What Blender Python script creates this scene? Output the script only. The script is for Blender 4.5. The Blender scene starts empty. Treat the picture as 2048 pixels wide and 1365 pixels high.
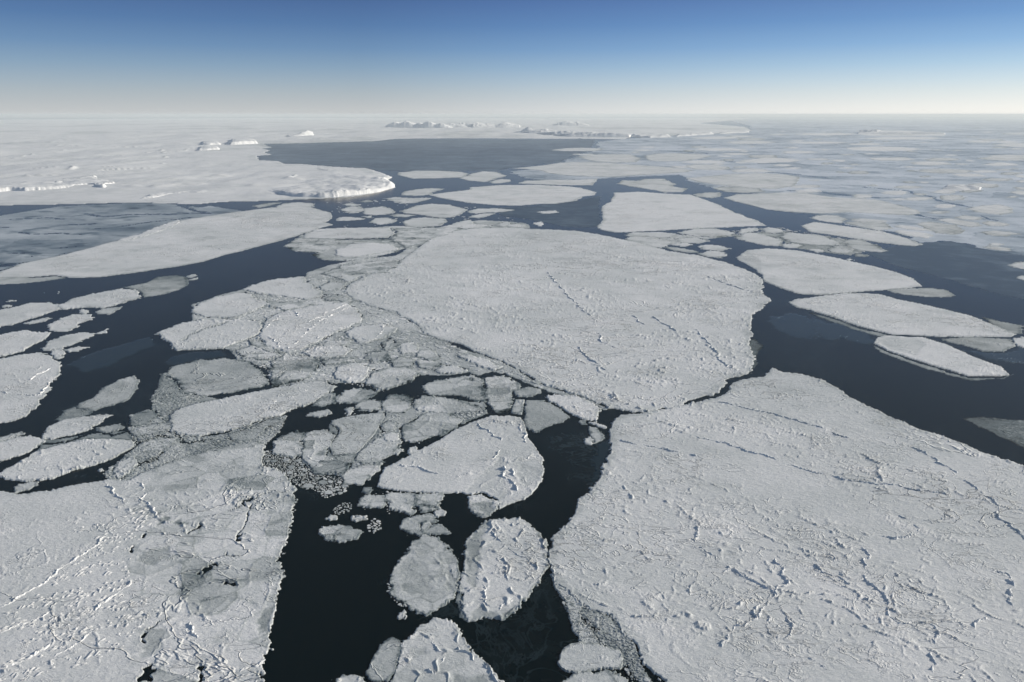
import bpy, math, random
import numpy as np
R = math.radians
random.seed(7)
SC = bpy.context.scene
COL = SC.collection

# ------------------------------------------------------------------ camera
H = 300.0                                   # flying height, metres
F = 1479.0 / 2048.0                         # focal length / picture width
PITCH = math.atan((682.5 - 229.0) / 1479.0)
cam_d = bpy.data.cameras.new("camera")
cam_d.sensor_width = 36.0
cam_d.lens = 36.0 * F
cam_d.clip_start = 1.0
cam_d.clip_end = 400000.0
cam = bpy.data.objects.new("camera", cam_d)
cam.location = (0, 0, H)
cam.rotation_euler = (R(90) - PITCH, 0, 0)
COL.objects.link(cam)
SC.camera = cam

# ------------------------------------------------------------------ sky, sun, exposure
SUN_EL, SUN_AZ = 19.0, 80.0                 # azimuth clockwise from the view direction (+Y)
w = bpy.data.worlds.new("World"); SC.world = w; w.use_nodes = True
nt = w.node_tree; nt.nodes.clear()
sky = nt.nodes.new("ShaderNodeTexSky"); sky.sky_type = 'NISHITA'
sky.sun_disc = False
sky.sun_elevation = R(SUN_EL); sky.sun_rotation = R(SUN_AZ)
sky.altitude = 300; sky.air_density = 1.0; sky.dust_density = 1.2; sky.ozone_density = 1.0
tc = nt.nodes.new("ShaderNodeTexCoord")
sep = nt.nodes.new("ShaderNodeSeparateXYZ"); nt.links.new(tc.outputs['Generated'], sep.inputs[0])
def wm(op, a, b=None, c=None):
    m = nt.nodes.new('ShaderNodeMath'); m.operation = op
    for i, v in enumerate((a, b, c)):
        if v is None: continue
        if isinstance(v, (int, float)): m.inputs[i].default_value = v
        else: nt.links.new(v, m.inputs[i])
    return m.outputs[0]
# low polar sky: milky at the horizon, deep blue a few degrees up
lr = nt.nodes.new('ShaderNodeValToRGB')
stops = [(0, (.70, .715, .725)), (.006, (.66, .69, .705)), (.015, (.595, .645, .675)), (.026, (.52, .60, .655)), (.038, (.435, .55, .65)), (.056, (.315, .465, .63)), (.078, (.20, .355, .585)), (.105, (.125, .255, .50)), (.134, (.092, .185, .41)), (.25, (.05, .11, .28))]
while len(lr.color_ramp.elements) < len(stops): lr.color_ramp.elements.new(.5)
for e, (p, c) in zip(lr.color_ramp.elements, stops): e.position = p / .25; e.color = (*c, 1)
nt.links.new(wm('MULTIPLY', sep.outputs['Z'], 4.0), lr.inputs['Fac'])
side = wm('MULTIPLY_ADD', sep.outputs['X'], .75, 0.92)            # brighter towards the sun's side
side = wm('MINIMUM', wm('MAXIMUM', side, .78), 1.5)
vs_ = nt.nodes.new('ShaderNodeVectorMath'); vs_.operation = 'SCALE'
warm = wm('MAXIMUM', sep.outputs['X'], 0.0)
cw = nt.nodes.new('ShaderNodeCombineXYZ')
nt.links.new(wm('MULTIPLY_ADD', warm, .10, 1.0), cw.inputs[0]); cw.inputs[1].default_value = 1.0; nt.links.new(wm('MULTIPLY_ADD', warm, -.14, 1.0), cw.inputs[2])
vw = nt.nodes.new('ShaderNodeVectorMath'); vw.operation = 'MULTIPLY'
nt.links.new(lr.outputs['Color'], vw.inputs[0]); nt.links.new(cw.outputs[0], vw.inputs[1])
nt.links.new(vw.outputs[0], vs_.inputs[0]); nt.links.new(wm('MULTIPLY', side, 10.4), vs_.inputs['Scale'])
mixs = nt.nodes.new('ShaderNodeMix'); mixs.data_type = 'RGBA'
mr = nt.nodes.new('ShaderNodeMapRange'); mr.interpolation_type = 'SMOOTHSTEP'
mr.inputs['From Min'].default_value = .13; mr.inputs['From Max'].default_value = .45
nt.links.new(sep.outputs['Z'], mr.inputs['Value']); nt.links.new(mr.outputs[0], mixs.inputs['Factor'])
bg = nt.nodes.new("ShaderNodeBackground"); bg.inputs['Strength'].default_value = 0.10
ow = nt.nodes.new("ShaderNodeOutputWorld")
nt.links.new(vs_.outputs[0], mixs.inputs['A']); nt.links.new(sky.outputs['Color'], mixs.inputs['B'])
nt.links.new(mixs.outputs['Result'], bg.inputs['Color'])
nt.links.new(bg.outputs[0], ow.inputs['Surface'])

sd_ = bpy.data.lights.new("sun", 'SUN'); sd_.energy = 4.8; sd_.angle = R(0.5); sd_.color = (1.0, 0.93, 0.81)
sun = bpy.data.objects.new("sun", sd_)
el, az = R(SUN_EL), R(SUN_AZ)
from mathutils import Vector
sv = Vector((math.cos(el) * math.sin(az), math.cos(el) * math.cos(az), math.sin(el)))
sun.rotation_euler = sv.to_track_quat('Z', 'Y').to_euler()
COL.objects.link(sun)
SC.view_settings.view_transform = 'Standard'
SC.view_settings.look = 'None'
SC.view_settings.exposure = -0.02
SC.view_settings.gamma = 1.0
SC.cycles.volume_bounces = 1
SC.cycles.max_bounces = 6

# ------------------------------------------------------------------ helpers
CP, SP = math.cos(PITCH), math.sin(PITCH)

def ground(px, py):
    """world x, y on the sea of a point of the 2048-wide photograph"""
    dx = (px - 1024.0) / 1479.0; dy = (682.5 - py) / 1479.0
    X = dx; Y = CP + dy * SP; Z = -SP + dy * CP
    t = H / -Z
    return X * t, Y * t

def P(s):
    return [tuple(float(v) for v in p.split(',')) for p in s.split()]

def W(s):
    return np.array([ground(*p) for p in (P(s) if isinstance(s, str) else s)])

def hash2(ix, iy, seed):
    h = (ix.astype(np.int64) * 374761393 + iy.astype(np.int64) * 668265263 + seed * 974634777) & 0xffffffff
    h = ((h ^ (h >> 13)) * 1274126177) & 0xffffffff
    h = ((h ^ (h >> 16)) * 2246822519) & 0xffffffff
    return (h ^ (h >> 15)) & 0xffffffff

def perlin(x, y, seed=0):
    x0 = np.floor(x); y0 = np.floor(y)
    fx = x - x0; fy = y - y0
    u = fx * fx * fx * (fx * (fx * 6 - 15) + 10); v = fy * fy * fy * (fy * (fy * 6 - 15) + 10)
    def g(ox, oy):
        a = hash2(x0 + ox, y0 + oy, seed) * (2 * math.pi / 4294967296.0)
        return np.cos(a) * (fx - ox) + np.sin(a) * (fy - oy)
    n00, n10, n01, n11 = g(0, 0), g(1, 0), g(0, 1), g(1, 1)
    return ((n00 * (1 - u) + n10 * u) * (1 - v) + (n01 * (1 - u) + n11 * u) * v) * 1.5

def fbm(x, y, seed, octv=4):
    s = 0; a = 1; t = 0
    for o in range(octv):
        s = s + a * perlin(x, y, seed + o * 17); t += a
        x = x * 2.03 + 3.1; y = y * 2.03 - 1.7; a *= 0.5
    return s / t

def worley(x, y, seed):
    """returns F1, F2 and the id of the nearest cell"""
    x0 = np.floor(x); y0 = np.floor(y)
    f1 = np.full(x.shape, 9.0); f2 = np.full(x.shape, 9.0); idd = np.zeros(x.shape)
    for oy in (-1, 0, 1):
        for ox in (-1, 0, 1):
            cx = x0 + ox; cy = y0 + oy
            hx = hash2(cx, cy, seed) / 4294967296.0; hy = hash2(cx, cy, seed + 91) / 4294967296.0
            d = np.hypot(cx + hx - x, cy + hy - y)
            nearer = d < f1
            f2 = np.where(nearer, f1, np.minimum(f2, d))
            idd = np.where(nearer, hash2(cx, cy, seed + 7) / 4294967296.0, idd)
            f1 = np.where(nearer, d, f1)
    return f1, f2, idd

def sstep(a, b, x):
    t = np.clip((x - a) / (b - a), 0, 1)
    return t * t * (3 - 2 * t)

def sdf_poly(px, py, poly):
    """signed distance, positive inside"""
    best = np.full(px.shape, 1e18); inside = np.zeros(px.shape, bool)
    n = len(poly)
    for i in range(n):
        ax, ay = poly[i]; bx, by = poly[(i + 1) % n]
        ex, ey = bx - ax, by - ay
        L = ex * ex + ey * ey + 1e-9
        t = np.clip(((px - ax) * ex + (py - ay) * ey) / L, 0, 1)
        d = (px - ax - t * ex) ** 2 + (py - ay - t * ey) ** 2
        np.minimum(best, d, out=best)
        if ay != by:
            c = ((ay > py) != (by > py)) & (px < ex * (py - ay) / (by - ay) + ax)
            inside ^= c
    d = np.sqrt(best)
    return np.where(inside, d, -d)

def dist_line(px, py, line):
    best = np.full(px.shape, 1e18)
    for i in range(len(line) - 1):
        ax, ay = line[i]; bx, by = line[i + 1]
        ex, ey = bx - ax, by - ay
        L = ex * ex + ey * ey + 1e-9
        t = np.clip(((px - ax) * ex + (py - ay) * ey) / L, 0, 1)
        np.minimum(best, (px - ax - t * ex) ** 2 + (py - ay - t * ey) ** 2, out=best)
    return np.sqrt(best)

# sampling rows: about one picture sample apart close by, 0.45 % of the distance further out
FM = 960.0
rows = [215.0]
while rows[-1] < 60000:
    d = rows[-1]
    rows.append(d + min((d * d + H * H) / (H * FM), 0.0040 * d))
ROWS = np.array(rows)
DU = 1 / 900.0

def new_mesh(name, co, faces4, tone=None, smooth=True):
    me = bpy.data.meshes.new(name)
    nf = len(faces4); k = faces4.shape[1]
    me.vertices.add(len(co)); me.vertices.foreach_set('co', np.asarray(co, np.float32).ravel())
    me.loops.add(nf * k); me.loops.foreach_set('vertex_index', faces4.astype(np.int32).ravel())
    me.polygons.add(nf)
    me.polygons.foreach_set('loop_start', np.arange(0, nf * k, k, dtype=np.int32))
    me.polygons.foreach_set('loop_total', np.full(nf, k, np.int32))
    me.polygons.foreach_set('use_smooth', np.full(nf, smooth))
    if tone is not None:
        a = me.attributes.new('tone', 'FLOAT', 'POINT'); a.data.foreach_set('value', np.asarray(tone, np.float32))
    me.update(calc_edges=True)
    return me

def link(name, me, mat, parent=None, label=None, cat=None, group=None, kind=None):
    o = bpy.data.objects.new(name, me)
    me.materials.clear(); me.materials.append(mat)
    COL.objects.link(o)
    if parent: o.parent = parent
    for k, v in (('label', label), ('category', cat), ('group', group), ('kind', kind)):
        if v: o[k] = v
    return o

# ------------------------------------------------------------------ materials
def mat_new(name):
    m = bpy.data.materials.new(name); m.use_nodes = True
    n = m.node_tree; b = n.nodes['Principled BSDF']
    return m, n, b

def nz(n, scale, detail=4, rough=0.6, coord=None, dist=0.0):
    t = n.nodes.new('ShaderNodeTexNoise'); t.inputs['Scale'].default_value = scale
    t.inputs['Detail'].default_value = detail; t.inputs['Roughness'].default_value = rough
    t.inputs['Distortion'].default_value = dist
    if coord: n.links.new(coord, t.inputs['Vector'])
    return t

def ramp(n, stops, fac):
    r = n.nodes.new('ShaderNodeValToRGB')
    while len(r.color_ramp.elements) < len(stops): r.color_ramp.elements.new(0.5)
    for e, (p, c) in zip(r.color_ramp.elements, stops): e.position = p; e.color = (*c, 1)
    n.links.new(fac, r.inputs['Fac'])
    return r

def math_n(n, op, a, b=None, c=None):
    m = n.nodes.new('ShaderNodeMath'); m.operation = op
    for i, v in enumerate((a, b, c)):
        if v is None: continue
        if isinstance(v, (int, float)): m.inputs[i].default_value = v
        else: n.links.new(v, m.inputs[i])
    return m.outputs[0]

def ice_material(name, bump=0.25, shift=0.0, rough=.75, fine=.30):
    """snow-covered white ice (tone 0) through bare grey ice (0.6) to dark new ice (1)"""
    m, n, b = mat_new(name)
    geo = n.nodes.new('ShaderNodeNewGeometry')
    at = n.nodes.new('ShaderNodeAttribute'); at.attribute_name = 'tone'
    n1 = nz(n, 0.02, 6, 0.62, geo.outputs['Position'])
    n2 = nz(n, 0.35, 5, 0.65, geo.outputs['Position'])
    v = math_n(n, 'MULTIPLY_ADD', n1.outputs['Fac'], 0.50, -0.25)
    v2 = math_n(n, 'MULTIPLY_ADD', n2.outputs['Fac'], 0.30, -0.15)
    t = math_n(n, 'ADD', at.outputs['Fac'], v)
    t = math_n(n, 'ADD', t, v2)
    n0 = nz(n, 0.0042, 4, 0.6, geo.outputs['Position'], 0.5)
    t = math_n(n, 'ADD', t, math_n(n, 'MULTIPLY_ADD', n0.outputs['Fac'], 0.55, -0.265))
    t = math_n(n, 'ADD', t, shift)
    r = ramp(n, [(0.0, (0.82, 0.82, 0.81)), (0.25, (0.64, 0.66, 0.65)), (0.5, (0.40, 0.43, 0.425)),
                 (0.75, (0.155, 0.190, 0.200)), (1.0, (0.010, 0.022, 0.027))], t)
    n.links.new(r.outputs['Color'], b.inputs['Base Color'])
    b.inputs['Roughness'].default_value = rough
    b.inputs['Specular IOR Level'].default_value = 0.2 if rough > .5 else .5
    # wind crust: small drifts drawn out sideways, and fine grain
    mpn = n.nodes.new('ShaderNodeMapping'); mpn.inputs['Scale'].default_value = (0.62, 1.0, 1.0); mpn.inputs['Rotation'].default_value = (0, 0, R(-18))
    n.links.new(geo.outputs['Position'], mpn.inputs['Vector'])
    n3 = nz(n, fine, 7, 0.74, mpn.outputs['Vector'], 0.3)
    hgt = math_n(n, 'MULTIPLY', n3.outputs['Fac'], 1.25)
    # hair-fine broken ridges and plate edges
    for sc_, w_, a_, off in ((0.012, .008, 3.2, 51), (0.019, .012, 2.6, 73), (0.030, .012, 2.2, 0), (0.06, .020, 1.6, 17), (0.13, .040, 1.0, 31)):
        q_ = nz(n, sc_, 5, 0.55, mpn.outputs['Vector'], 0.9); q_.noise_dimensions = '4D'; q_.inputs['W'].default_value = off
        l_ = math_n(n, 'ABSOLUTE', math_n(n, 'SUBTRACT', q_.outputs['Fac'], 0.5))
        l_ = math_n(n, 'SUBTRACT', 1.0, math_n(n, 'MINIMUM', math_n(n, 'DIVIDE', l_, w_), 1.0))
        k_ = nz(n, sc_ * .16, 6, 0.62, geo.outputs['Position']); k_.noise_dimensions = '4D'; k_.inputs['W'].default_value = off + 5
        kk = math_n(n, 'MINIMUM', math_n(n, 'MAXIMUM', math_n(n, 'MULTIPLY', math_n(n, 'SUBTRACT', k_.outputs['Fac'], .53), 9.0), 0.0), 1.0)
        hgt = math_n(n, 'MULTIPLY_ADD', math_n(n, 'MULTIPLY', l_, kk), a_, hgt)
    bp = n.nodes.new('ShaderNodeBump'); bp.inputs['Strength'].default_value = bump; bp.inputs['Distance'].default_value = 1.0
    n.links.new(hgt, bp.inputs['Height'])
    n.links.new(bp.outputs['Normal'], b.inputs['Normal'])
    return m

M_ICE = ice_material('sea_ice', 0.8)
M_BRASH = ice_material('brash_ice', 0.6)
M_THIN = ice_material('thin_ice', 0.03, 0, .32)
M_FILM = ice_material('new_ice_film', 0.03, .17, .22)
for m_, v_ in ((M_THIN, .3), (M_FILM, .16)): m_.node_tree.nodes['Principled BSDF'].inputs['Specular IOR Level'].default_value = v_
M_LAND = ice_material('shelf_snow', 0.5)

def water_material():
    m, n, b = mat_new('sea_water')
    geo = n.nodes.new('ShaderNodeNewGeometry')
    n1 = nz(n, 0.010, 8, 0.68, geo.outputs['Position'], 1.6)
    big = nz(n, 0.0045, 4, 0.55, geo.outputs['Position'])
    # thin drifting wisps of grease ice on the black water
    w1 = nz(n, 0.012, 7, 0.62, geo.outputs['Position'], 1.8); w2 = nz(n, 0.035, 6, 0.6, geo.outputs['Position'], 1.2)
    l1 = math_n(n, 'SUBTRACT', 1.0, math_n(n, 'MINIMUM', math_n(n, 'DIVIDE', math_n(n, 'ABSOLUTE', math_n(n, 'SUBTRACT', w1.outputs['Fac'], .5)), .016), 1.0))
    l2 = math_n(n, 'SUBTRACT', 1.0, math_n(n, 'MINIMUM', math_n(n, 'DIVIDE', math_n(n, 'ABSOLUTE', math_n(n, 'SUBTRACT', w2.outputs['Fac'], .5)), .03), 1.0))
    k = math_n(n, 'MINIMUM', math_n(n, 'MAXIMUM', math_n(n, 'MULTIPLY', math_n(n, 'SUBTRACT', big.outputs['Fac'], .50), 9.0), 0.0), 1.0)
    body = math_n(n, 'MULTIPLY', math_n(n, 'MAXIMUM', math_n(n, 'SUBTRACT', n1.outputs['Fac'], .45), 0.0), 1.6)
    msk = math_n(n, 'MULTIPLY', math_n(n, 'ADD', math_n(n, 'MAXIMUM', l1, l2), body), k)
    r = ramp(n, [(0.0, (0.0002, 0.0050, 0.0062)), (1.0, (0.022, 0.036, 0.042))], msk)
    n.links.new(r.outputs['Color'], b.inputs['Base Color'])
    b.inputs['Roughness'].default_value = 0.2
    b.inputs['IOR'].default_value = 1.33; b.inputs['Specular IOR Level'].default_value = 0.17
    n2 = nz(n, 0.25, 4, 0.6, geo.outputs['Position'])
    bp = n.nodes.new('ShaderNodeBump'); bp.inputs['Strength'].default_value = 0.05; bp.inputs['Distance'].default_value = 0.4
    n.links.new(n2.outputs['Fac'], bp.inputs['Height'])
    n.links.new(bp.outputs['Normal'], b.inputs['Normal'])
    return m
M_WATER = water_material()

# ------------------------------------------------------------------ sea
S = 150000.0
me = bpy.data.meshes.new('sea_water')
me.from_pydata([(-S, -2000, 0), (S, -2000, 0), (S, S, 0), (-S, S, 0)], [], [(0, 1, 2, 3)])
link('sea_water', me, M_WATER, kind='structure')

# ------------------------------------------------------------------ ice surface shape
def relief(x, y, cell, q, seed):
    """height above the floe's flat top and change of tone; q = dict of the floe's character"""
    ang = R(q.get('ang', -25)); ca, sa = math.cos(ang), math.sin(ang)
    u = x * ca + y * sa; v = -x * sa + y * ca
    rough = q.get('rough', 0.5)
    z = np.zeros(x.shape); tn = np.zeros(x.shape)
    fade = lambda lam: np.clip(lam / (2.0 * cell) - 0.5, 0, 1)
    # drifted snow
    z += 0.05 * fbm(u / 30, v / 12, seed + 1, 5) * fade(6)
    z += 0.05 * perlin(x / 5.2, y / 1.7, seed + 2) * fade(2.5)
    rag = 0.35 + 1.1 * np.abs(perlin(x / 2.1, y / 2.1, seed + 3)) + 0.5 * np.abs(perlin(x / 1.1, y / 1.1, seed + 4))
    # pressure ridges: thin broken lines, thick where the ice was squeezed
    area = fbm(u / 170, v / 90, seed + 5, 3)
    wx = 10 * fbm(x / 33, y / 33, seed + 8, 4); wy = 10 * fbm(x / 33, y / 33, seed + 9, 4)
    for k, (lam, amp, st) in enumerate(((115, 1.0, .45), (55, 0.75, .5), (26, 0.55, .6), (13, 0.40, .75))):
        n = perlin((u + wx) * st / lam, (v + wy) / lam, seed + 20 + k)
        dist = np.abs(n) * lam * 0.55
        wd = np.maximum(0.5, 0.6 * cell)
        brk = sstep(-0.10, 0.35, perlin(x / 9.0, y / 9.0, seed + 40 + k) + 0.6 * perlin(x / 31, y / 31, seed + 50 + k) + (rough - 0.5) * .6)
        m = sstep(0.15 - rough * 0.55, 0.5 - rough * .4, area + 0.25 * perlin(x / 60, y / 60, seed + 60 + k))
        z += amp * 1.5 * q.get('gain', 1) * np.clip(.8 / cell, .3, 1) * np.exp(-(dist / wd) ** 2) * brk * m * (0.3 + rough) * rag * fade(lam * .5)
    # rubble fields
    rub = sstep(0.28 - 0.35 * q.get('rubble', 0), 0.55 - 0.3 * q.get('rubble', 0), fbm(u / 120 + 7, v / 45, seed + 70, 3) + 0.15 * perlin(x / 15, y / 15, seed + 73))
    bl = np.abs(perlin(u / 2.6, v / 2.0, seed + 71)) + 0.5 * np.abs(perlin(x / 5.5, y / 5.5, seed + 72))
    z += rub * bl * 1.5 * np.clip(.9 / cell, .3, 1) * (0.4 + q.get('rubble', 0)) * fade(5)
    tn -= rub * 0.10
    # frozen mosaic of older plates with grey seams
    mo = q.get('mosaic', 0)
    if mo:
        sc = q.get('msize', 24.0)
        if 'mpoly' in q: mo = mo * sstep(-12, 12, sdf_poly(x, y, W(q['mpoly'])) + 14 * perlin(x / 18, y / 18, seed + 84))
        xx = x + .16 * sc * fbm(x / sc * .9, y / sc * .9, seed + 80, 4); yy = y + .16 * sc * fbm(x / sc * .9, y / sc * .9, seed + 81, 4)
        f1, f2, idd = worley(xx * .8 / sc, yy / sc, seed + 82)
        seam = np.exp(-((f2 - f1) * sc / np.maximum(1.3, cell * 1.2)) ** 2)
        s2 = sstep(-.1, .2, perlin(x / 40, y / 40, seed + 83))
        g1, g2, gid = worley(x * 1.6 / sc + 5, y * 2.1 / sc, seed + 86)
        tn += mo * (seam * 0.30 * s2 + (idd ** 2 - 0.25) * 0.42 + (gid ** 3 - .2) * .22 + .2 * np.exp(-((g2 - g1) * sc * .5 / np.maximum(.8, cell)) ** 2) * sstep(0, .3, perlin(x / 25, y / 25, seed + 87)))
        z += mo * (0.45 * seam * (1 - s2) * rag + 0.15 * idd)
    wi = q.get('wisp', 0)
    if wi:
        a_ = perlin(x / 22 + 1.5 * perlin(x / 40, y / 40, seed + 120), y / 22, seed + 121); b_ = perlin(x / 9, y / 9 + perlin(x / 20, y / 20, seed + 122), seed + 123)
        tn -= wi * (np.exp(-(a_ / .06) ** 2) + .7 * np.exp(-(b_ / .08) ** 2)) * sstep(-.2, .4, fbm(x / 60, y / 60, seed + 124, 3))
    fa = q.get('far', 0)
    if fa:
        tn += fa * (fbm(x / 1500, y / 2600, seed + 130, 5) + .5 * fbm(x / 300, y / 900, seed + 131, 3))
    net = q.get('net', 0)
    if net:
        sc = q.get('nsize', 16.0)
        xx = x + 7 * perlin(x / 12, y / 12, seed + 90); yy = y + 7 * perlin(x / 12, y / 12, seed + 91)
        f1, f2, idd = worley(xx / sc, yy / sc, seed + 92)
        b2 = sstep(-.25, .2, perlin(x / 10, y / 10, seed + 93))
        z += net * 1.0 * np.exp(-((f2 - f1) * sc / 1.1) ** 2) * b2
    # grey windswept patches
    gp = q.get('patch', 0.25)
    tn += gp * sstep(0.05, 0.5, fbm(u / 90 + 3, v / 60, seed + 100, 4)) * 0.5
    tn += gp * 0.25 * perlin(u / 300, v / 150, seed + 110)
    return z, tn

GREYS = []          # traced patches of grey ice inside floes: polygon (world), tone
def make_ice(name, poly, q, seed, leads=(), mat=None, patches=(), drop=0.9, **tags):
    xs, ys = poly[:, 0], poly[:, 1]
    dm = float(np.mean(np.clip(ys, 300, 60000))); dm = q.get('dm', dm)
    amp = q.get('jag', 1.0) * 0.0040 * dm
    pad = amp * 1.5 + 3
    cellm = max(0.5, dm * DU)
    r0 = max(0, np.searchsorted(ROWS, ys.min() - pad) - 2); r1 = min(len(ROWS), np.searchsorted(ROWS, ys.max() + pad) + 2)
    step = q.get('step', 1)
    D = ROWS[r0:r1:step]
    us = xs / np.maximum(ys, 100)
    u0 = int(math.floor((us.min() - pad / max(ys.min(), 300)) / DU)) - 2; u1 = int(math.ceil((us.max() + pad / max(ys.min(), 300)) / DU)) + 2
    u0 = max(u0, int(-1.35 / DU)); u1 = min(u1, int(1.35 / DU))
    U = np.arange(u0, u1 + 1, step) * DU
    if len(D) < 3 or len(U) < 3: return None
    X = D[:, None] * U[None, :]; Y = np.repeat(D[:, None], len(U), 1)
    sh = X.shape
    sd = sdf_poly(X, Y, poly)
    cell = np.maximum(D * DU, 0.45)[:, None] * step * np.ones((1, len(U)))
    lam = 0.026 * dm
    ns = fbm(X / lam, Y / lam, seed + 500, 2) * 1.1 + fbm(X / (lam * .22) , Y / (lam * .22), seed + 510, 3) * 0.75
    ns = ns + .9 * np.abs(perlin(X / (lam * .33), Y / (lam * .33), seed + 505)) - .25
    sd = sd + amp * (ns + q.get('bias', 0.12))
    for ln, wd in leads:
        wv = wd * (0.75 + 1.0 * perlin(X / (lam * .3), Y / (lam * .3), seed + 520) )
        sd = np.minimum(sd, dist_line(X + 1.6 * amp * fbm(X / (lam * .7), Y / (lam * .7), seed + 521, 3), Y + 1.6 * amp * fbm(X / (lam * .7), Y / (lam * .7), seed + 522, 3), ln) - np.maximum(wv, 0.05 * wd))
    for fp, f0 in q.get('around', ()):
        wv = f0 * (0.15 + 1.6 * perlin(X / (lam * .8), Y / (lam * .8), seed + 525))
        bx0, by0 = fp.min(0) - 8; bx1, by1 = fp.max(0) + 8
        mk = (X > bx0) & (X < bx1) & (Y > by0) & (Y < by1)
        if mk.any():
            dd = -(sdf_poly(X[mk], Y[mk], fp)); sd[mk] = np.where(np.abs(dd) < 6 + 2 * f0, np.minimum(sd[mk], np.maximum(np.abs(dd) - np.maximum(wv[mk], 0), -99)), sd[mk])
    keep = sd > -2.6 * np.maximum(cell, np.gradient(Y, axis=0) if len(D) > 1 else cell)
    cells = keep[:-1, :-1] | keep[1:, :-1] | keep[:-1, 1:] | keep[1:, 1:]
    ins = sd > 0
    near = ins[:-1, :-1] | ins[1:, :-1] | ins[:-1, 1:] | ins[1:, 1:]
    # one ring of cells beyond the waterline closes the edge
    ring = near.copy(); ring[1:] |= near[:-1]; ring[:-1] |= near[1:]; ring[:, 1:] |= near[:, :-1]; ring[:, :-1] |= near[:, 1:]
    cells &= ring
    if not cells.any(): return None
    used = np.zeros(sh, bool)
    used[:-1, :-1] |= cells; used[1:, :-1] |= cells; used[:-1, 1:] |= cells; used[1:, 1:] |= cells
    idx = -np.ones(sh, np.int64); idx[used] = np.arange(used.sum())
    x = X[used]; y = Y[used]; s = sd[used]; c = cell[used]
    fb = q.get('fb', 0.6)
    z, tn = relief(x, y, c, q, seed) if q.get('relief', 1) else (np.zeros(x.shape), np.zeros(x.shape))
    z *= q.get('relief', 1)
    we = np.maximum(0.45, 0.6 * c)
    e = np.clip(s / we, 0, 1) ** 0.4
    rim = q.get('rim', 0.0)
    z = (fb + z) * e
    z += q.get('lip', 0.35) * np.exp(-((s - 1.8 * we) / (1.2 * we)) ** 2) * sstep(-.2, .5, perlin(x / (6 * c), y / (6 * c), seed + 530)) * (s > 0)
    z = np.where(s < 0, -drop * np.clip(-s / we, 0, 1), z)
    tone = q.get('tone', 0.15) + tn
    rw = q.get('rimw', 0.006) * dm
    tone = tone + rim * (1 - sstep(0.3, 1.0, s / rw + 0.7 * fbm(x / (rw * 3), y / (rw * 3), seed + 540, 3)))
    tone = np.where(s < .25 * we, np.maximum(tone, .5), tone)
    for pp, tv in patches:
        ps = sdf_poly(x, y, pp) + amp * 1.2 * fbm(x / (lam * .5), y / (lam * .5), seed + 550, 3)
        ps = ps + 2.5 * amp * fbm(x / (lam * 1.5), y / (lam * 1.5), seed + 552, 4)
        k = sstep(-1.0, 1.0, ps / (3.5 * we)) * (.75 + .5 * fbm(x / lam, y / lam, seed + 553, 3))
        tone = tone * (1 - k) + tv * k
        z = np.where((s > 0), z * (1 - 0.45 * k), z)
    q4 = np.stack([idx[:-1, :-1][cells], idx[:-1, 1:][cells], idx[1:, 1:][cells], idx[1:, :-1][cells]], 1)
    ox, oy = float(x.mean()), float(y.mean())
    me = new_mesh(name, np.stack([x - ox, y - oy, z], 1), q4, np.clip(tone, 0, 1))
    o = link(name, me, mat or M_ICE, **tags)
    o.location = (ox, oy, 0)
    return o

# ------------------------------------------------------------------ the floes
T = {
 'S': dict(jag=1.3, tone=.13, fb=.6, rough=.5, patch=.25, rim=.22),
 'R': dict(tone=.10, fb=.75, rough=.8, rubble=.45, patch=.2, rim=.20),
 'F': dict(tone=.15, fb=.55, rough=.2, patch=.3, rim=.25),                 # far floes, smooth at their distance
 'M': dict(jag=1.5, tone=.24, fb=.5, bias=.35, rough=.35, mosaic=.8, patch=.45, rim=.3),      # plates frozen together
 'G': dict(tone=.46, fb=.5, rough=.15, patch=.5, rim=.2, lip=.2),
 'D': dict(tone=.68, fb=.16, rough=.05, patch=.5, rim=.2, lip=.1, relief=.4),
 'N': dict(tone=.99, fb=.05, rough=0, patch=.1, rim=-.05, lip=.0, relief=.12, wisp=.22, jag=1.6),
}
NF = [0]
PLACED = []
def floe(kind, label, pts, leads=(), patches=(), **q):
    d = dict(T[kind]); d.update(q)
    NF[0] += 1
    pp = P(pts); PLACED.append(pp)
    world = W(pp)
    ll = []
    for s, wd in leads:
        g = W(s); ll.append((g, wd))
    pl = [(W(s), tv) for s, tv in patches]
    thin = kind in 'N'
    return make_ice('thin_floe' if thin else 'ice_floe', world, d, 1000 + NF[0] * 37, ll, M_FILM if thin else None, pl,
                    label=label, cat='thin ice' if thin else 'ice floe',
                    group='sheets of thin new ice' if thin else 'floes of drifting sea ice')

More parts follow.
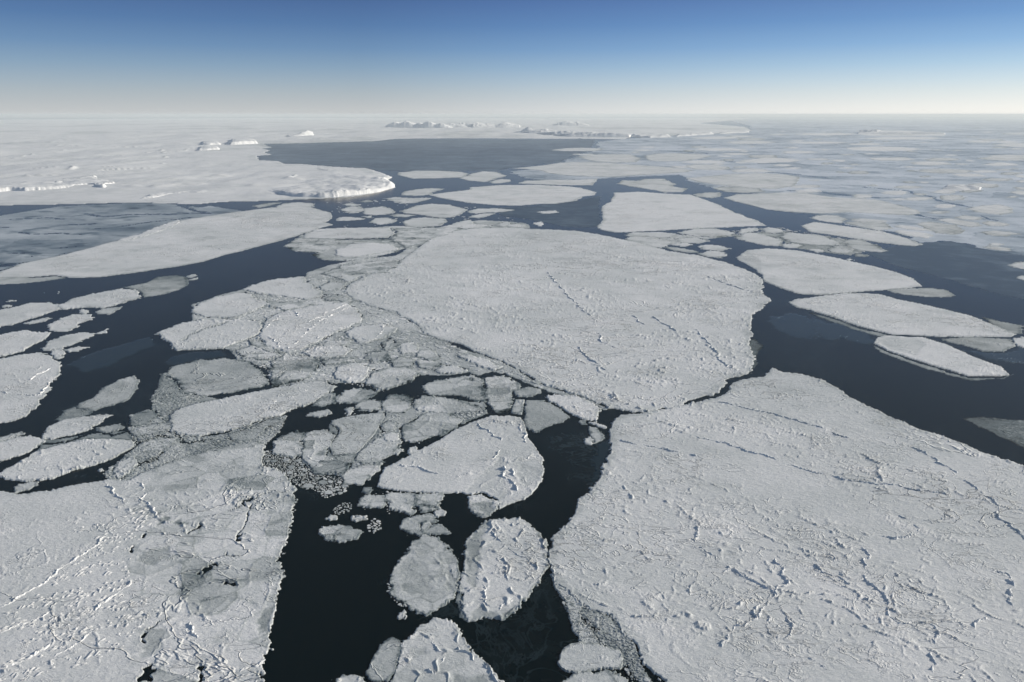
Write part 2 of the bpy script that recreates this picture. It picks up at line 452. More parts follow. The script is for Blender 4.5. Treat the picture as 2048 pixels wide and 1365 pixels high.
def ridge(parent, pts, wid=2.2, hgt=1.6, seed=0, label=None):
    """a pressure ridge: piled slabs of ice along a line"""
    g = W(pts)
    seg = np.hypot(*(g[1:] - g[:-1]).T); s_ = np.concatenate([[0], np.cumsum(seg)])
    stepm = .9 if g[:, 1].mean() < 900 else 1.8
    n = max(4, int(s_[-1] / stepm)); t = np.linspace(0, s_[-1], n)
    cx = np.interp(t, s_, g[:, 0]); cy = np.interp(t, s_, g[:, 1])
    tx = np.gradient(cx); ty = np.gradient(cy); l = np.hypot(tx, ty) + 1e-9
    nx, ny = -ty / l, tx / l
    wob = 5.0 * perlin(t / 24, t * 0, seed + 3) + 2.4 * perlin(t / 8, t * 0, seed + 4) + .8 * perlin(t / 2.6, t * 0, seed + 5)
    cx = cx + nx * wob; cy = cy + ny * wob
    K = 9
    env = sstep(-.5, .4, perlin(t / 14, t * 0 + 5, seed) + .5 * perlin(t / 40, t * 0 + 9, seed + 1) + .1) * sstep(0, 3, t) * sstep(0, 3, s_[-1] - t)
    wid, hgt = wid * .62, hgt * .75
    wv = wid * (.6 + .5 * env + .6 * perlin(t / 4, t * 0 + 2, seed + 6))
    vs = []
    o_ = np.linspace(-1, 1, K)
    X_ = cx[:, None] + nx[:, None] * wv[:, None] * o_[None, :]; Y_ = cy[:, None] + ny[:, None] * wv[:, None] * o_[None, :]
    prof = np.clip(1 - np.abs(o_), 0, 1)[None, :] ** .8
    blk = .45 + 1.2 * np.abs(perlin(X_ / 1.7, Y_ / 1.7, seed + 7)) + .8 * perlin(X_ / .9, Y_ / .9, seed + 8)
    Z_ = .30 + (hgt * 1.0 * env[:, None] * prof * blk + .35 * prof)
    vs = np.stack([X_ - parent.location.x, Y_ - parent.location.y, Z_], 2).reshape(-1, 3)
    ii = (np.arange(n - 1)[:, None] * K + np.arange(K - 1)[None, :]).ravel()
    fs = np.stack([ii, ii + 1, ii + K + 1, ii + K], 1)
    me = new_mesh('pressure_ridge', np.array(vs), np.array(fs), np.full(len(vs), .02), smooth=False)
    return link('pressure_ridge', me, M_ICE, parent)

# --- the largest floes
A = floe('S', 'great rounded floe of smooth white ice in the middle, the widest before the far pack',
 '860,478 905,462 960,457 1010,455 1060,458 1110,460 1150,462 1190,468 1250,480 1300,492 1340,503 1400,512 1450,525 1500,543 1520,555 1527,565 1524,580 1530,592 1542,602 1525,615 1510,628 1500,645 1504,670 1498,690 1508,715 1500,745 1450,760 1446,772 1440,785 1380,800 1355,812 1310,822 1265,825 1225,818 1180,800 1130,783 1075,765 1040,742 1000,722 960,706 920,690 880,680 850,668 835,650 815,640 790,625 750,615 725,605 705,597 690,583 698,568 735,552 790,530 825,505',
 jag=.9, rough=.75, gain=1.7, ang=-32, patch=.16, tone=.13, rim=.14, rimw=.01)
for i, s in enumerate(('1093,546 1110,562 1127,581 1140,598 1156,610 1171,627 1195,644', '1261,632 1276,640 1290,652', '1305,634 1330,650 1354,664',
                       '1415,554 1450,568 1498,583', '1195,668 1210,690 1240,700', '1390,660 1420,690 1440,720 1452,735', '1150,690 1180,720 1215,742')):
    ridge(A, s, 2.5, 1.7, 10 + i)

B = floe('R', 'huge ridged floe filling the lower right of the view, covered in long pressure ridges',
 '1222,845 1240,832 1300,825 1370,810 1440,795 1460,780 1466,765 1500,757 1530,755 1530,748 1545,737 1565,745 1600,748 1650,762 1675,778 1700,795 1760,825 1840,860 1890,874 1930,890 1960,905 2048,932 2150,965 2300,1010 3100,1230 3100,1800 1350,1800 1320,1400 1330,1365 1290,1330 1270,1290 1245,1265 1215,1230 1170,1215 1140,1190 1105,1160 1100,1125 1098,1095 1105,1075 1135,1045 1150,1030 1160,1000 1180,980 1200,960 1205,935 1222,905 1218,870',
 jag=1.1, rough=.66, rubble=.06, ang=-38, patch=.14, tone=.13, rim=.16, rimw=.014, dm=610)
for i, s in enumerate((
 '1395,1041 1393,1065 1395,1085 1419,1109 1439,1129 1445,1145 1470,1145 1492,1153 1521,1172 1541,1192 1530,1205 1521,1216 1517,1236 1495,1247 1473,1255 1462,1268 1453,1280 1439,1297',
 '1541,1192 1558,1180 1570,1172 1572,1155 1565,1138 1550,1120 1541,1109', '1467,1135 1482,1147 1496,1155', '1536,1231 1541,1255 1546,1275 1551,1294', '1570,1231 1574,1258 1573,1285',
 '1721,1095 1732,1105 1741,1119 1728,1128 1726,1138 1731,1163 1750,1180 1775,1202 1780,1226 1799,1250 1820,1249 1838,1246 1860,1256 1872,1270 1882,1294 1870,1315 1858,1333 1872,1348',
 '1380,870 1450,890 1521,909 1570,930 1619,944 1687,961 1730,968 1770,970 1840,982 1906,992', '1823,895 1850,910 1882,924 1908,945 1931,963 1955,982 1979,1002 2000,1028 2018,1051 2048,1085',
 '1624,1129 1663,1153 1700,1168 1736,1177', '1760,1075 1794,1085 1815,1076 1833,1060 1820,1045 1804,1031', '1990,1143 2012,1150 2008,1162 2028,1177 2022,1195 2028,1216', '1974,1236 1965,1255 1945,1270',
 '1434,805 1510,822 1590,841 1650,862 1702,880', '1614,1314 1635,1326 1658,1343', '1520,1196 1533,1216 1512,1240', '1240,880 1290,893 1350,905 1400,915', '1660,1105 1678,1122 1672,1145 1685,1158')):
    ridge(B, s, 2.4, 1.6, 40 + i)

Dd = floe('M', 'huge floe at the lower left, hummocky snow joined to a patchwork of grey plates',
 '-900,1010 -300,996 0,985 30,990 60,987 100,982 180,965 215,960 260,962 290,945 340,925 390,910 450,895 510,885 530,895 525,915 520,935 545,938 570,950 585,975 590,1000 580,1030 575,1060 570,1085 560,1110 556,1140 565,1160 552,1190 545,1230 535,1280 530,1320 515,1365 480,1460 440,1800 -900,1800',
 leads=(('456,1026 480,1014 494,1003 520,994 545,984', .5), ('491,1003 500,999', 2.0), ('504,1010 495,1035 487,1055 478,1076', .5), ('476,1077 484,1073', 1.6), ('405,1148 414,1138 424,1132', 2.6),
        ('447,1167 460,1169 468,1171', 2.0), ('280,1364 292,1353 304,1343', 3.6), ('397,1332 396,1352 394,1366', 1.8), ('282,1284 286,1276 294,1266', 1.6), ('290,1262 330,1240', .5), ('382,1067 392,1060 397,1050', 1.1),
        ('264,1103 271,1095', 1.3), ('450,1104 472,1113', .4), ('285,1076 293,1068', 1.2)),
 patches=(('340,1045 362,1038 372,1048 345,1055', .72), ('315,1042 335,1036 338,1044 318,1050', .70), ('290,1105 330,1098 345,1118 310,1128 285,1120', .52), ('285,1300 300,1262 322,1260 318,1300 295,1312', .5),
          ('395,1155 415,1140 405,1165 360,1200 340,1195', .55), ('425,1165 440,1155 444,1150 436,1170', .62), ('515,1250 535,1225 545,1220 530,1262', .62), ('265,1020 300,1015 300,1035 270,1040', .42)),
 jag=1.5, rough=.5, rubble=.0, ang=28, patch=.22, tone=.15, rim=.12, mosaic=.8, msize=24, mpoly='300,930 560,870 620,1000 560,1460 270,1460 290,1240 250,1190 262,1090 300,1020', rimw=.01, dm=520)
# hummocked belts on its left half
def hummocks(parent, poly, seed, dens=.085, h=1.1, ang=60):
    rg = random.Random(seed); g = W(poly)
    x0, x1, y0, y1 = g[:, 0].min(), g[:, 0].max(), g[:, 1].min(), g[:, 1].max()
    n = int((x1 - x0) * (y1 - y0) * dens)
    xs = np.array([rg.uniform(x0, x1) for _ in range(n)]); ys = np.array([rg.uniform(y0, y1) for _ in range(n)])
    a0 = R(28); u = xs * math.cos(a0) + ys * math.sin(a0); v = -xs * math.sin(a0) + ys * math.cos(a0)
    k = (sdf_poly(xs, ys, g) > 0) & (fbm(u / 40, v / 9, seed, 3) > -.06)
    xs, ys = xs[k], ys[k]
    if len(xs) < 3: return None
    vs, fs = [], []
    for cx, cy in zip(xs, ys):
        s = rg.uniform(.35, 1.15); L = rg.uniform(1.0, 3.0) * s; th = R(ang) + rg.gauss(0, .5); ct, st = math.cos(th), math.sin(th); b = len(vs)
        for (ex, ey, ez) in ((-1,-.9,-.6),(1,-.9,-.6),(1,.9,-.6),(-1,.9,-.6),(-.55,-.25,.8),(.5,-.3,1),(.6,.3,.9),(-.5,.25,.7)):
            X_, Y_ = ex * L * rg.uniform(.8, 1.15), ey * s * rg.uniform(.7, 1.1)
            vs.append((cx + X_ * ct - Y_ * st - parent.location.x, cy + X_ * st + Y_ * ct - parent.location.y, .62 + ez * h * s * .5))
        for f in ((4,5,6,7),(0,1,5,4),(1,2,6,5),(2,3,7,6),(3,0,4,7)):
            fs.append([b + j for j in f])
    me = new_mesh('hummock_field', np.array(vs), np.array(fs), np.full(len(vs), .04), smooth=True)
    o = link('hummock_field', me, M_ICE, parent); o['kind'] = 'stuff'; return o
hummocks(Dd, '-100,1280 40,1210 190,1100 250,1010 290,1010 300,1060 262,1100 255,1180 265,1215 300,1230 250,1300 120,1365 100,1430 -100,1450', 5)
hummocks(Dd, '255,1215 285,1190 325,1205 340,1230 325,1250 290,1262 255,1245', 6, .06, 1.2, 40)
hummocks(Dd, '130,1040 180,1050 250,1050 262,1085 200,1090 130,1060', 7, .02)
for i, s in enumerate(('0,1217 44,1193 78,1173 126,1135 160,1114 191,1094 218,1074', '0,1268 50,1247 102,1227', '0,1340 34,1325 68,1309 105,1290', '109,1316 153,1292 184,1265', '191,1224 232,1190 269,1162',
                       '204,965 220,980 235,989 243,1000 252,1009', '273,965 285,980 293,999 298,1012 300,1026 307,1035', 
                       '380,1245 385,1262 388,1280', '530,1320 510,1335 480,1345')):
    ridge(Dd, s, 1.9, 1.25, 80 + i)

E1 = floe('S', 'nearly round floe webbed with fine ridges, touching the left edge of the huge right-hand floe',
 '948,1062 977,1039 1005,1040 1031,1036 1059,1047 1078,1068 1094,1087 1095,1110 1097,1131 1088,1147 1066,1182 1044,1211 1028,1227 1009,1240 967,1236 942,1242 926,1223 922,1195 918,1175 924,1150 929,1125 929,1087',
 patches=(('930,1090 940,1070 960,1050 978,1042 965,1075 960,1110 955,1150 950,1180 935,1165 932,1130', .56), ('950,1200 975,1222 1000,1230 990,1245 940,1245 935,1225 955,1215', .5), ('1005,1228 1030,1215 1028,1235 1010,1246', .8)),
 net=1.0, rough=.5, tone=.14, patch=.1, rim=.35, nsize=17)
for i, s in enumerate(('984,1061 1000,1075 1010,1085', '1040,1080 1038,1092 1034,1100', '1015,1095 1035,1106 1055,1122 1075,1134', '1014,1130 1015,1150 1018,1165', '1000,1222 1010,1205 1025,1198', '955,1155 965,1190 990,1215')):
    ridge(E1, s, 1.2, 1.2, 120 + i)
floe('D', 'thin dark sliver of ice hugging the left edge of the round ridged floe', '917,1182 912,1205 922,1232 938,1250 943,1246 930,1222 924,1200 922,1180')
E2 = floe('M', 'smooth grey egg-shaped floe with a rubbly rim, just left of the round ridged floe',
 '831,1081 847,1071 872,1076 891,1090 904,1109 913,1125 915,1157 915,1182 904,1196 879,1214 853,1230 831,1223 809,1211 793,1200 783,1185 782,1157 786,1138 815,1103',
 patches=(('790,1145 812,1115 845,1135 858,1155 855,1190 830,1195 800,1180', .42), ('890,1120 903,1118 908,1150 908,1180 895,1185 890,1160', .5)), mosaic=.6, msize=14, tone=.24, rim=.4, patch=.15)
floe('S', 'tiny ice cake drifting off the lower left edge of the egg-shaped grey floe', '794,1236 798,1228 808,1223 811,1228 806,1237 797,1240')
E3 = floe('M', 'large ridged floe cut by the bottom edge of the picture, pointed at its top',
 '802,1290 821,1274 840,1255 869,1239 898,1241 913,1252 926,1281 945,1306 967,1325 986,1350 1005,1368 1060,1480 1060,1700 740,1700 780,1370 800,1320',
 patches=(('895,1370 905,1345 930,1350 950,1358 985,1350 1010,1380 900,1400', .44), ('815,1300 845,1295 850,1312 825,1318', .4)), net=.8, nsize=22, tone=.18, mosaic=.3, rim=.25)
for i, s in enumerate(('862,1268 858,1280 870,1300 885,1308', '915,1295 930,1312 940,1328', '890,1315 884,1340 888,1350', '850,1340 870,1350', '965,1330 985,1352 1000,1368')):
    ridge(E3, s, 1.3, 1.3, 140 + i)
floe('G', 'lumpy grey floe squeezed against the left flank of the pointed floe at the bottom edge', '782,1274 800,1282 800,1310 790,1345 775,1366 742,1364 732,1345 748,1315 758,1290', rough=.6, rim=.3)
floe('M', 'low floe just showing along the bottom edge, left of the pointed floe', '669,1357 691,1353 729,1357 738,1380 742,1450 660,1450')
floe('R', 'rounded snowy floe at the bottom edge between black water and the huge right-hand floe', '1120,1310 1135,1290 1160,1285 1200,1290 1240,1300 1248,1325 1240,1340 1190,1342 1150,1350 1130,1345 1115,1330', tone=.2, rim=.3, rubble=.2)
floe('M', 'pale plate cut by the bottom edge, below the rounded snowy floe', '1112,1372 1135,1358 1160,1347 1215,1343 1250,1354 1270,1372 1300,1450 1090,1450')
floe('G', 'narrow chain of small cakes along the lower left margin of the huge right-hand floe', '1104,1150 1120,1162 1140,1175 1165,1205 1160,1240 1185,1262 1200,1290 1165,1292 1148,1262 1138,1230 1125,1195 1110,1178', tone=.3, rough=.6)

G = floe('S', 'wedge-shaped snowy floe with a high jagged ridge near its rounded right end',
 '1041,835 1049,849 1055,874 1071,897 1086,919 1088,942 1084,962 1064,989 1039,1003 1012,1011 999,1019 997,1004 974,989 962,986 944,990 909,985 885,988 837,985 782,981 755,974 760,949 770,937 795,924 837,902 875,882 912,859 954,842 979,832 1024,833',
 patches=(('935,985 960,950 985,930 1000,915 1010,930 1005,960 1020,985 1000,1000 975,985', .30), ('1040,930 1075,935 1078,960 1050,975 1035,955', .32)), jag=.7, ang=40, rim=.12, rough=.5)
for i, (s, wd, h) in enumerate((('1007,934 1013,943 1010,955 1018,966 1027,978 1036,984', 2.4, 3.2), ('1020,938 1028,946 1035,958', 2.0, 2.6), ('1013,950 1020,962 1030,968 1036,976', 1.8, 2.4), ('960,842 963,857 985,868 1005,885', 1.6, 1.5),
                       ('980,922 990,911 1000,900', 1.0, 1.3), ('1018,930 1012,920', 1.2, 2), ('1045,924 1058,918 1070,914', 1.2, 1.8), ('1040,848 1048,870 1054,888', 2, 1.5), ('800,930 840,938 880,950', 2.4, 1.5))):
    ridge(G, s, wd, h, 160 + i)
floe('M', 'small rounded floe with a dark grey centre, tucked under the wedge-shaped floe', '942,996 957,990 972,993 982,1001 995,1004 997,1016 982,1024 972,1034 954,1033 941,1024 942,1014', patches=(('947,1010 965,1003 980,1008 982,1020 968,1028 955,1016', .62),), rim=.2)

# --- cakes left and below the wedge floe
floe('M', 'squarish pale plate right under the lower left corner of the wedge-shaped floe', '777,989 799,986 829,989 829,1004 824,1029 799,1027 781,1017 773,999', mosaic=.6, msize=10)
floe('M', 'cracked pale plate under the middle of the wedge-shaped floe, right of the squarish plate', '831,987 886,989 886,994 876,1007 879,1017 861,1024 844,1027 834,1019 830,1004', leads=(('840,1014 855,1012 868,1014', .5),), mosaic=.6, msize=10)
floe('S', 'little pale tongue of ice off the lower right corner of the cracked plate', '875,1018 885,1018 896,1025 893,1031 876,1034 868,1026')
floe('M', 'pale cake with a dark crack, between the cracked plate and the egg-shaped grey floe', '804,1042 819,1037 841,1032 861,1027 871,1034 874,1044 846,1062 841,1072 819,1069 806,1059', leads=(('843,1046 845,1062', .4),), mosaic=.5, msize=10)
floe('G', 'grey triangular cake above the top of the egg-shaped floe', '849,1063 874,1047 888,1053 903,1062 908,1069 884,1070 851,1071', tone=.4, rough=.5)
floe('M', 'oblong cake fringed by dark slush, left of the squarish pale plate', '719,999 739,992 769,991 770,1007 761,1014 732,1015 717,1012', rim=.4)
floe('G', 'small rubbly cake in black water left of the wedge-shaped floe tip', '725,985 730,976 742,974 748,980 742,987 730,989')
floe('M', 'bright oval floe alone in the black water above the darkest opening', '642,1062 659,1052 689,1052 719,1062 722,1069 712,1077 684,1084 654,1079 642,1069', rim=.2, tone=.2)
floe('S', 'small cake just above the left end of the bright oval floe', '653,1039 662,1032 674,1033 674,1040 660,1043')
floe('S', 'narrow snowy cake above the right end of the bright oval floe', '701,1044 703,1036 720,1034 733,1032 728,1039 712,1044')

# --- the group of plates in the centre
floe('M', 'rounded plate at the left end of the central cluster, above the field of tiny cakes', '550,897 550,885 570,872 592,864 611,866 601,885 608,893 600,910 585,916 565,913 547,906')
floe('M', 'lobed plate between the rounded plate and the big smooth grey one', '613,867 647,860 664,865 672,874 659,885 656,895 652,915 639,938 622,936 606,918 605,902 610,892 604,882', patches=(('637,909 648,899 651,905 641,911', .62),))
floe('G', 'big smooth grey plate with straight sides in the central cluster', '664,842 689,835 724,829 769,827 769,837 749,870 714,907 689,909 664,912 657,892 677,870 677,857 662,850', tone=.33, jag=.5)
floe('M', 'rough plate with a pinkish-grey middle, above the field of tiny cakes', '622,942 640,925 655,915 690,910 713,911 700,928 690,948 665,945 640,950', tone=.3)
floe('M', 'broad grey-white plate right of the big smooth grey plate', '719,905 750,880 779,875 799,885 784,907 764,925 724,930 714,922', mosaic=.6, msize=16)
floe('M', 'ridged plate wedged left of the tip of the wedge-shaped floe', '699,942 724,931 762,928 759,940 739,955 724,969 689,969 692,952', tone=.2)
floe('M', 'long blunt plate lying parallel to the upper edge of the wedge-shaped floe', '801,860 821,845 854,827 889,826 921,840 914,852 889,867 864,874 836,885 811,882 804,872')
floe('R', 'little knobbly cake at the left foot of the long blunt plate', '764,872 780,866 798,868 800,880 785,884 768,882')
floe('S', 'tiny cake in the notch between the grey-white plate and the wedge-shaped floe', '786,905 800,896 806,903 793,911')
floe('S', 'tiny cake touching the upper edge of the wedge-shaped floe, near its left end', '813,902 830,894 838,902 822,911')
floe('G', 'ring-shaped lumpy cake above the notch, right of the big smooth grey plate', '762,850 775,842 790,846 792,858 776,864 764,860', rough=.8)
floe('F', 'small elongated floe alone in the dark pool below the long snowy floe', '609,833 624,824 654,820 661,825 649,834 629,835')
floe('S', 'very small squarish cake right of the lone elongated floe', '690,826 692,816 705,816 709,822 705,830 695,831')
floe('M', 'rounded cake against the right end of the long snowy floe', '631,809 641,789 661,786 671,794 666,807 644,814')
floe('M', 'flat oval cake right of the rounded cake by the long snowy floe', '674,799 684,784 709,777 748,782 748,789 733,799 723,807 699,807 674,804')
floe('M', 'double-lobed cake below the flat oval cake', '711,814 723,804 746,798 763,807 756,819 731,823 716,819')
floe('M', 'hexagonal cake right of the double-lobed cake', '765,805 782,792 807,788 825,797 822,815 800,827 775,825 765,815')
floe('M', 'broad plate strewn with lumps, right of the hexagonal cake', '825,802 842,792 889,797 929,805 952,812 967,822 924,825 899,830 850,822 825,817', rough=.7)
floe('M', 'long thin-edged plate beneath the dark crack in the middle of the view', '848,772 860,765 899,759 924,754 944,751 962,760 964,775 968,795 970,804 954,803 914,790 870,791 852,785', leads=(('930,761 941,758 947,761', .9),), patches=(('902,778 940,779 945,790 925,796 905,788', .5),))
floe('M', 'angular plate with a grey middle, right of the narrow black crack', '969,757 987,754 1007,752 1019,760 1036,767 1036,775 1022,782 1026,795 1017,820 992,826 976,807 973,792 970,770', patches=(('982,765 1000,760 1012,770 1020,785 1000,795 978,788', .42),))
floe('G', 'small grey lens-shaped cake right of the angular plate', '1024,782 1056,773 1081,780 1084,787 1061,793 1036,795', tone=.35)
floe('M', 'small square cake between the angular plate and the mottled triangular one', '1031,800 1049,800 1047,817 1043,830 1021,827', jag=.4)
floe('G', 'mottled grey triangular plate above the black pool', '1054,801 1081,800 1106,810 1143,836 1119,845 1094,854 1074,866 1053,858 1047,840 1049,820', tone=.34, patch=.4)
floe('S', 'bright straight-edged snowy cake at the right end of the black crack', '1094,793 1106,788 1149,792 1178,805 1201,817 1198,835 1193,843 1164,837 1131,822 1099,802', tone=.03, patch=.05, rubble=.3)
floe('G', 'tiny rounded cake at the upper edge of the black pool', '1155,845 1160,840 1170,842 1170,850 1160,851')
floe('S', 'thin bright cake under the corner of the straight-edged snowy cake', '1178,845 1190,846 1210,852 1210,858 1195,855')
floe('M', 'ridged oval cake by the right side of the black pool', '1175,854 1193,857 1206,874 1206,884 1191,887 1183,872')
floe('S', 'very small round cake at the left foot of the ridged oval cake', '1168,880 1178,875 1189,880 1184,891 1172,888')
floe('N', 'dark strip of new ice between the black pool and the huge right-hand floe', '1195,895 1207,884 1219,878 1225,905 1210,935 1202,958 1178,978 1188,935')
floe('S', 'bright oblong slab set in the grey rubble left of the great rounded floe', '915,712 940,711 975,722 1002,735 990,743 960,732 935,724', tone=.02, fb=1.0)
floe('S', 'bright low slab just above the left part of the long dark crack', '868,742 885,732 910,733 937,741 920,747 880,748', tone=.1, fb=.9)
floe('M', 'broad mottled plate left of the long dark crack', '738,751 773,738 800,735 812,732 832,745 836,750 825,760 775,780 755,783 736,768', tone=.24, fb=.8)
floe('R', 'round rubbly floe packed in grey slush, left of the broad mottled plate', '669,747 679,732 711,725 736,735 738,749 723,764 694,766 674,759', fb=1.0)
floe('M', 'mottled floe with a short crack, between the long snowy floe and the slush field', '542,754 547,725 567,710 611,712 639,727 629,744 604,762 549,772', leads=(('555,758 562,752 567,749', .8),), fb=.8)
floe('M', 'flat grey-centred floe above the long snowy floe', '327,749 350,732 400,722 449,718 499,725 524,747 532,764 524,774 474,784 412,792 370,789 360,769 350,757', patches=(('370,740 430,727 495,732 505,755 460,775 390,782 365,765', .36),), tone=.3, rough=.1, mosaic=.2)
LS = floe('S', 'long snowy floe tapering to the right, below the flat grey-centred floe',
 '336,842 350,822 387,809 449,797 524,782 599,767 654,763 669,774 656,787 624,807 574,824 561,834 524,839 499,852 449,864 400,874 370,872 345,862', fb=.9, rough=.55)
ridge(LS, '556,787 550,797 553,805 540,818 535,830', 1.6, 1.3, 181); ridge(LS, '575,803 600,790 612,780', 3, 1.4, 182)
floe('G', 'smooth grey shelf of ice below the right part of the long snowy floe', '455,868 500,858 525,843 560,836 572,840 560,848 530,856 528,864 510,880 480,884 460,882', fb=.5, tone=.38)
floe('R', 'heap of rough blocks above the round rubbly floe', '605,705 640,692 690,692 705,700 690,712 660,718 620,715', rubble=.8, fb=.9)
P7 = floe('S', 'big angular floe crossed by a straight double ridge, left of the great rounded floe',
 '524,650 537,635 562,625 624,612 689,606 709,615 723,632 721,645 699,655 674,665 636,685 599,702 567,705 539,695 519,680 522,665', fb=1.0, rough=.65, rubble=.15, ang=25, tone=.08)
for i, s in enumerate(('700,614 674,627 655,637 636,645 619,662 597,680 576,700', '696,610 665,622 640,635 610,648', '539,675 553,688 567,702', '588,622 600,635 606,642', '530,660 545,645 560,632')):
    ridge(P7, s, 3.0, 1.9, 190 + i)
P8 = floe('S', 'smaller smooth floe with a curved ridge, right of the big angular floe', '689,665 723,652 768,649 791,657 788,665 761,680 723,687 699,677', fb=1.0, tone=.12)
ridge(P8, '768,652 764,665 750,680 735,684 724,678', 2.4, 2.0, 200)
P9 = floe('R', 'rough floe split by a curved black crack, reaching left into the dark channel', '315,667 352,650 400,640 449,640 519,642 524,655 520,668 474,687 449,697 350,702 337,687',
 leads=(('367,682 385,669 410,658 440,651', .9), ('440,650 454,645', .7)), fb=.9, rubble=.15)
floe('S', 'rounded lobe of ice above the cracked rough floe, at the edge of the dark channel', '381,620 395,610 430,594 490,585 520,600 540,608 500,625 470,638 420,636 385,628', fb=.9, ang=20)
floe('S', 'snowy floe north of the lobe, along the upper side of the slush field', '502,571 537,561 605,553 617,566 646,586 644,593 617,600 573,595 515,588 490,580', fb=.9)
floe('S', 'small oval cake beside a black spot in the rubble left of the great rounded floe', '675,556 690,550 708,552 712,560 695,565', fb=.9)
floe('S', 'tiny cake immediately right of the black spot in the rubble', '717,560 728,553 735,558 725,562', fb=.9)
floe('S', 'low oval cake below the black spot in the rubble', '638,575 660,563 690,566 690,576 665,583 645,582', fb=.9, tone=.2)
floe('M', 'long grey-white floe running along the upper left side of the great rounded floe', '645,548 690,530 760,522 800,524 775,546 720,548 680,556', fb=.8, tone=.22)
floe('M', 'grey-white floe under the straight crack, left of the great rounded floe, with ragged left edge', '571,493 605,471 625,478 700,480 780,478 800,486 808,498 781,507 720,520 683,522 646,520 627,512 634,505 600,503 581,501', fb=.45, tone=.27, patches=(('640,505 670,490 690,490 668,512 690,518 650,518', .45),))
floe('S', 'bright oval floe lying on the right half of the ragged grey-white floe', '668,512 675,500 695,490 740,486 785,490 798,499 770,507 720,514 685,516', fb=1.1, tone=.05)
floe('S', 'long flat floe above the ragged grey-white floe', '605,471 634,459 690,456 780,457 790,468 775,476 700,478 605,478', fb=1.0, tone=.08)
floe('M', 'plate between the black curved crack and the upper left of the great rounded floe', '795,458 830,457 900,455 930,452 900,468 860,480 840,492 814,498 802,490 786,478', fb=.7, tone=.2)
floe('R', 'rubbly strip of ice above the top left of the great rounded floe', '880,456 925,442 942,440 948,448 985,452 940,458', fb=.8)
floe('S', 'small jagged floe right of the rubbly strip, at the top of the great rounded floe', '992,452 1005,446 1017,444 1022,450 1008,456', fb=.8)
floe('S', 'flat small floe at the top edge of the great rounded floe, beside the dark bay', '1016,450 1035,447 1055,452 1050,456 1020,456', fb=.7)

for lab, pts in (('small flat floe wedged below the floe with the curved ridge', '733,708 750,704 772,706 774,722 748,727 734,719'), ('little pale floe left of the bright oblong slab', '776,724 800,715 830,722 822,735 788,737'),
                 ('ragged small floe right of the floe with the curved ridge', '797,694 815,684 836,690 832,705 806,708'), ('pale floe squeezed against the lower left of the great rounded floe', '838,700 862,702 882,716 858,724 838,714'),
                 ('low pale floe above the flat grey-centred floe', '470,702 505,692 545,700 560,712 528,721 490,717'), ('long low floe between the lobe and the big angular floe', '528,602 560,606 610,604 650,604 672,608 620,612 570,622 536,612'),
                 ('grey-white floe below the snowy floe north of the lobe', '648,598 672,590 700,598 700,610 680,603 655,604'), ('pale floe between the heap of rough blocks and the round rubbly floe', '640,722 665,718 700,716 706,722 680,728 650,732'),
                 ('small pale floe above the heap of rough blocks', '640,690 665,682 690,680 705,688 680,692 655,693'), ('flat floe at the foot of the big angular floe', '500,682 520,684 545,698 565,708 540,706 512,698'),
                 ('pale floe by the black spots right of the curved ridge', '762,688 780,683 798,690 790,700 770,700'), ('slim floe left of the bright oblong slab, by the long dark crack', '836,722 862,722 880,730 862,738 838,736')):
    floe('M', lab, pts, fb=.8, tone=.17)

# --- left side
R1 = floe('S', 'very long tapering floe stretching from the left edge towards the middle',
 '-60,556 -10,548 44,527 85,519 122,511 171,499 220,485 244,480 293,470 342,454 361,441 415,433 452,427 500,421 537,416 580,414 622,415 646,422 662,426 664,437 651,445 666,450 642,456 598,471 549,485 500,498 452,510 403,524 354,534 268,546 207,554 146,556 110,551 49,556 0,556', jag=.45, fb=.7)
floe('G', 'flat grey ledge along the lower left side of the very long tapering floe', '-60,556 0,553 60,556 112,553 135,556 90,563 40,568 0,570 -60,572', jag=.5, fb=.3, tone=.4)
floe('R', 'belt of bright broken ice on the upper side of the very long tapering floe', '235,484 244,478 275,470 320,452 355,441 362,445 345,456 295,471 260,481', fb=1.3, rubble=.9, tone=.0)
floe('S', 'snowy floe at the left edge, first below the blue channel', '-70,645 0,621 61,606 98,605 117,610 117,620 73,634 37,647 0,655 -70,672')
floe('G', 'narrow bright sliver below the snowy floe at the left edge', '45,648 60,643 90,636 102,637 85,645 60,650', tone=.25)
floe('S', 'elongated floe joined to a smooth grey one, in the dark channel on the left', '117,612 146,598 195,586 244,578 276,581 286,593 256,605 207,617 176,615 122,621', rough=.7)
floe('G', 'smooth grey floe with a rounded end, furthest right in the left-hand channel', '244,575 293,566 317,554 354,550 374,556 376,571 356,581 325,590 288,595 282,585 262,578', tone=.5, jag=.6)
floe('G', 'tiny flake at the top of the smooth grey floe', '372,553 385,549 392,551 380,556', tone=.3)
floe('G', 'tiny flake right of the smooth grey floe', '378,560 396,555 398,557 385,562', tone=.25)
floe('S', 'middle-sized floe under the elongated one in the left-hand channel', '93,656 105,644 146,629 171,629 186,629 181,642 156,649 151,656 132,664 98,662')
floe('G', 'thin broken floe under the elongated floe, near the grey one', '185,625 205,618 250,612 240,620 220,630 195,628', tone=.3)
floe('S', 'small lumpy cake between the elongated and the middle-sized floes', '155,625 165,620 178,622 170,630')
floe('R', 'rough pale floe at the left edge, second below the blue channel', '-70,695 0,670 20,666 49,661 98,667 98,673 73,688 45,703 0,714 -70,728')
floe('S', 'lens-shaped floe right of the rough pale floe at the left edge', '86,697 95,687 125,672 162,665 189,667 179,675 149,690 117,700 92,701')
floe('S', 'small pointed flake off the right tip of the lens-shaped floe', '192,668 205,662 215,659 210,666 198,669')
floe('S', 'clump of small cakes below the lens-shaped floe', '103,702 125,698 135,705 125,718 110,722 103,712', rubble=.6)
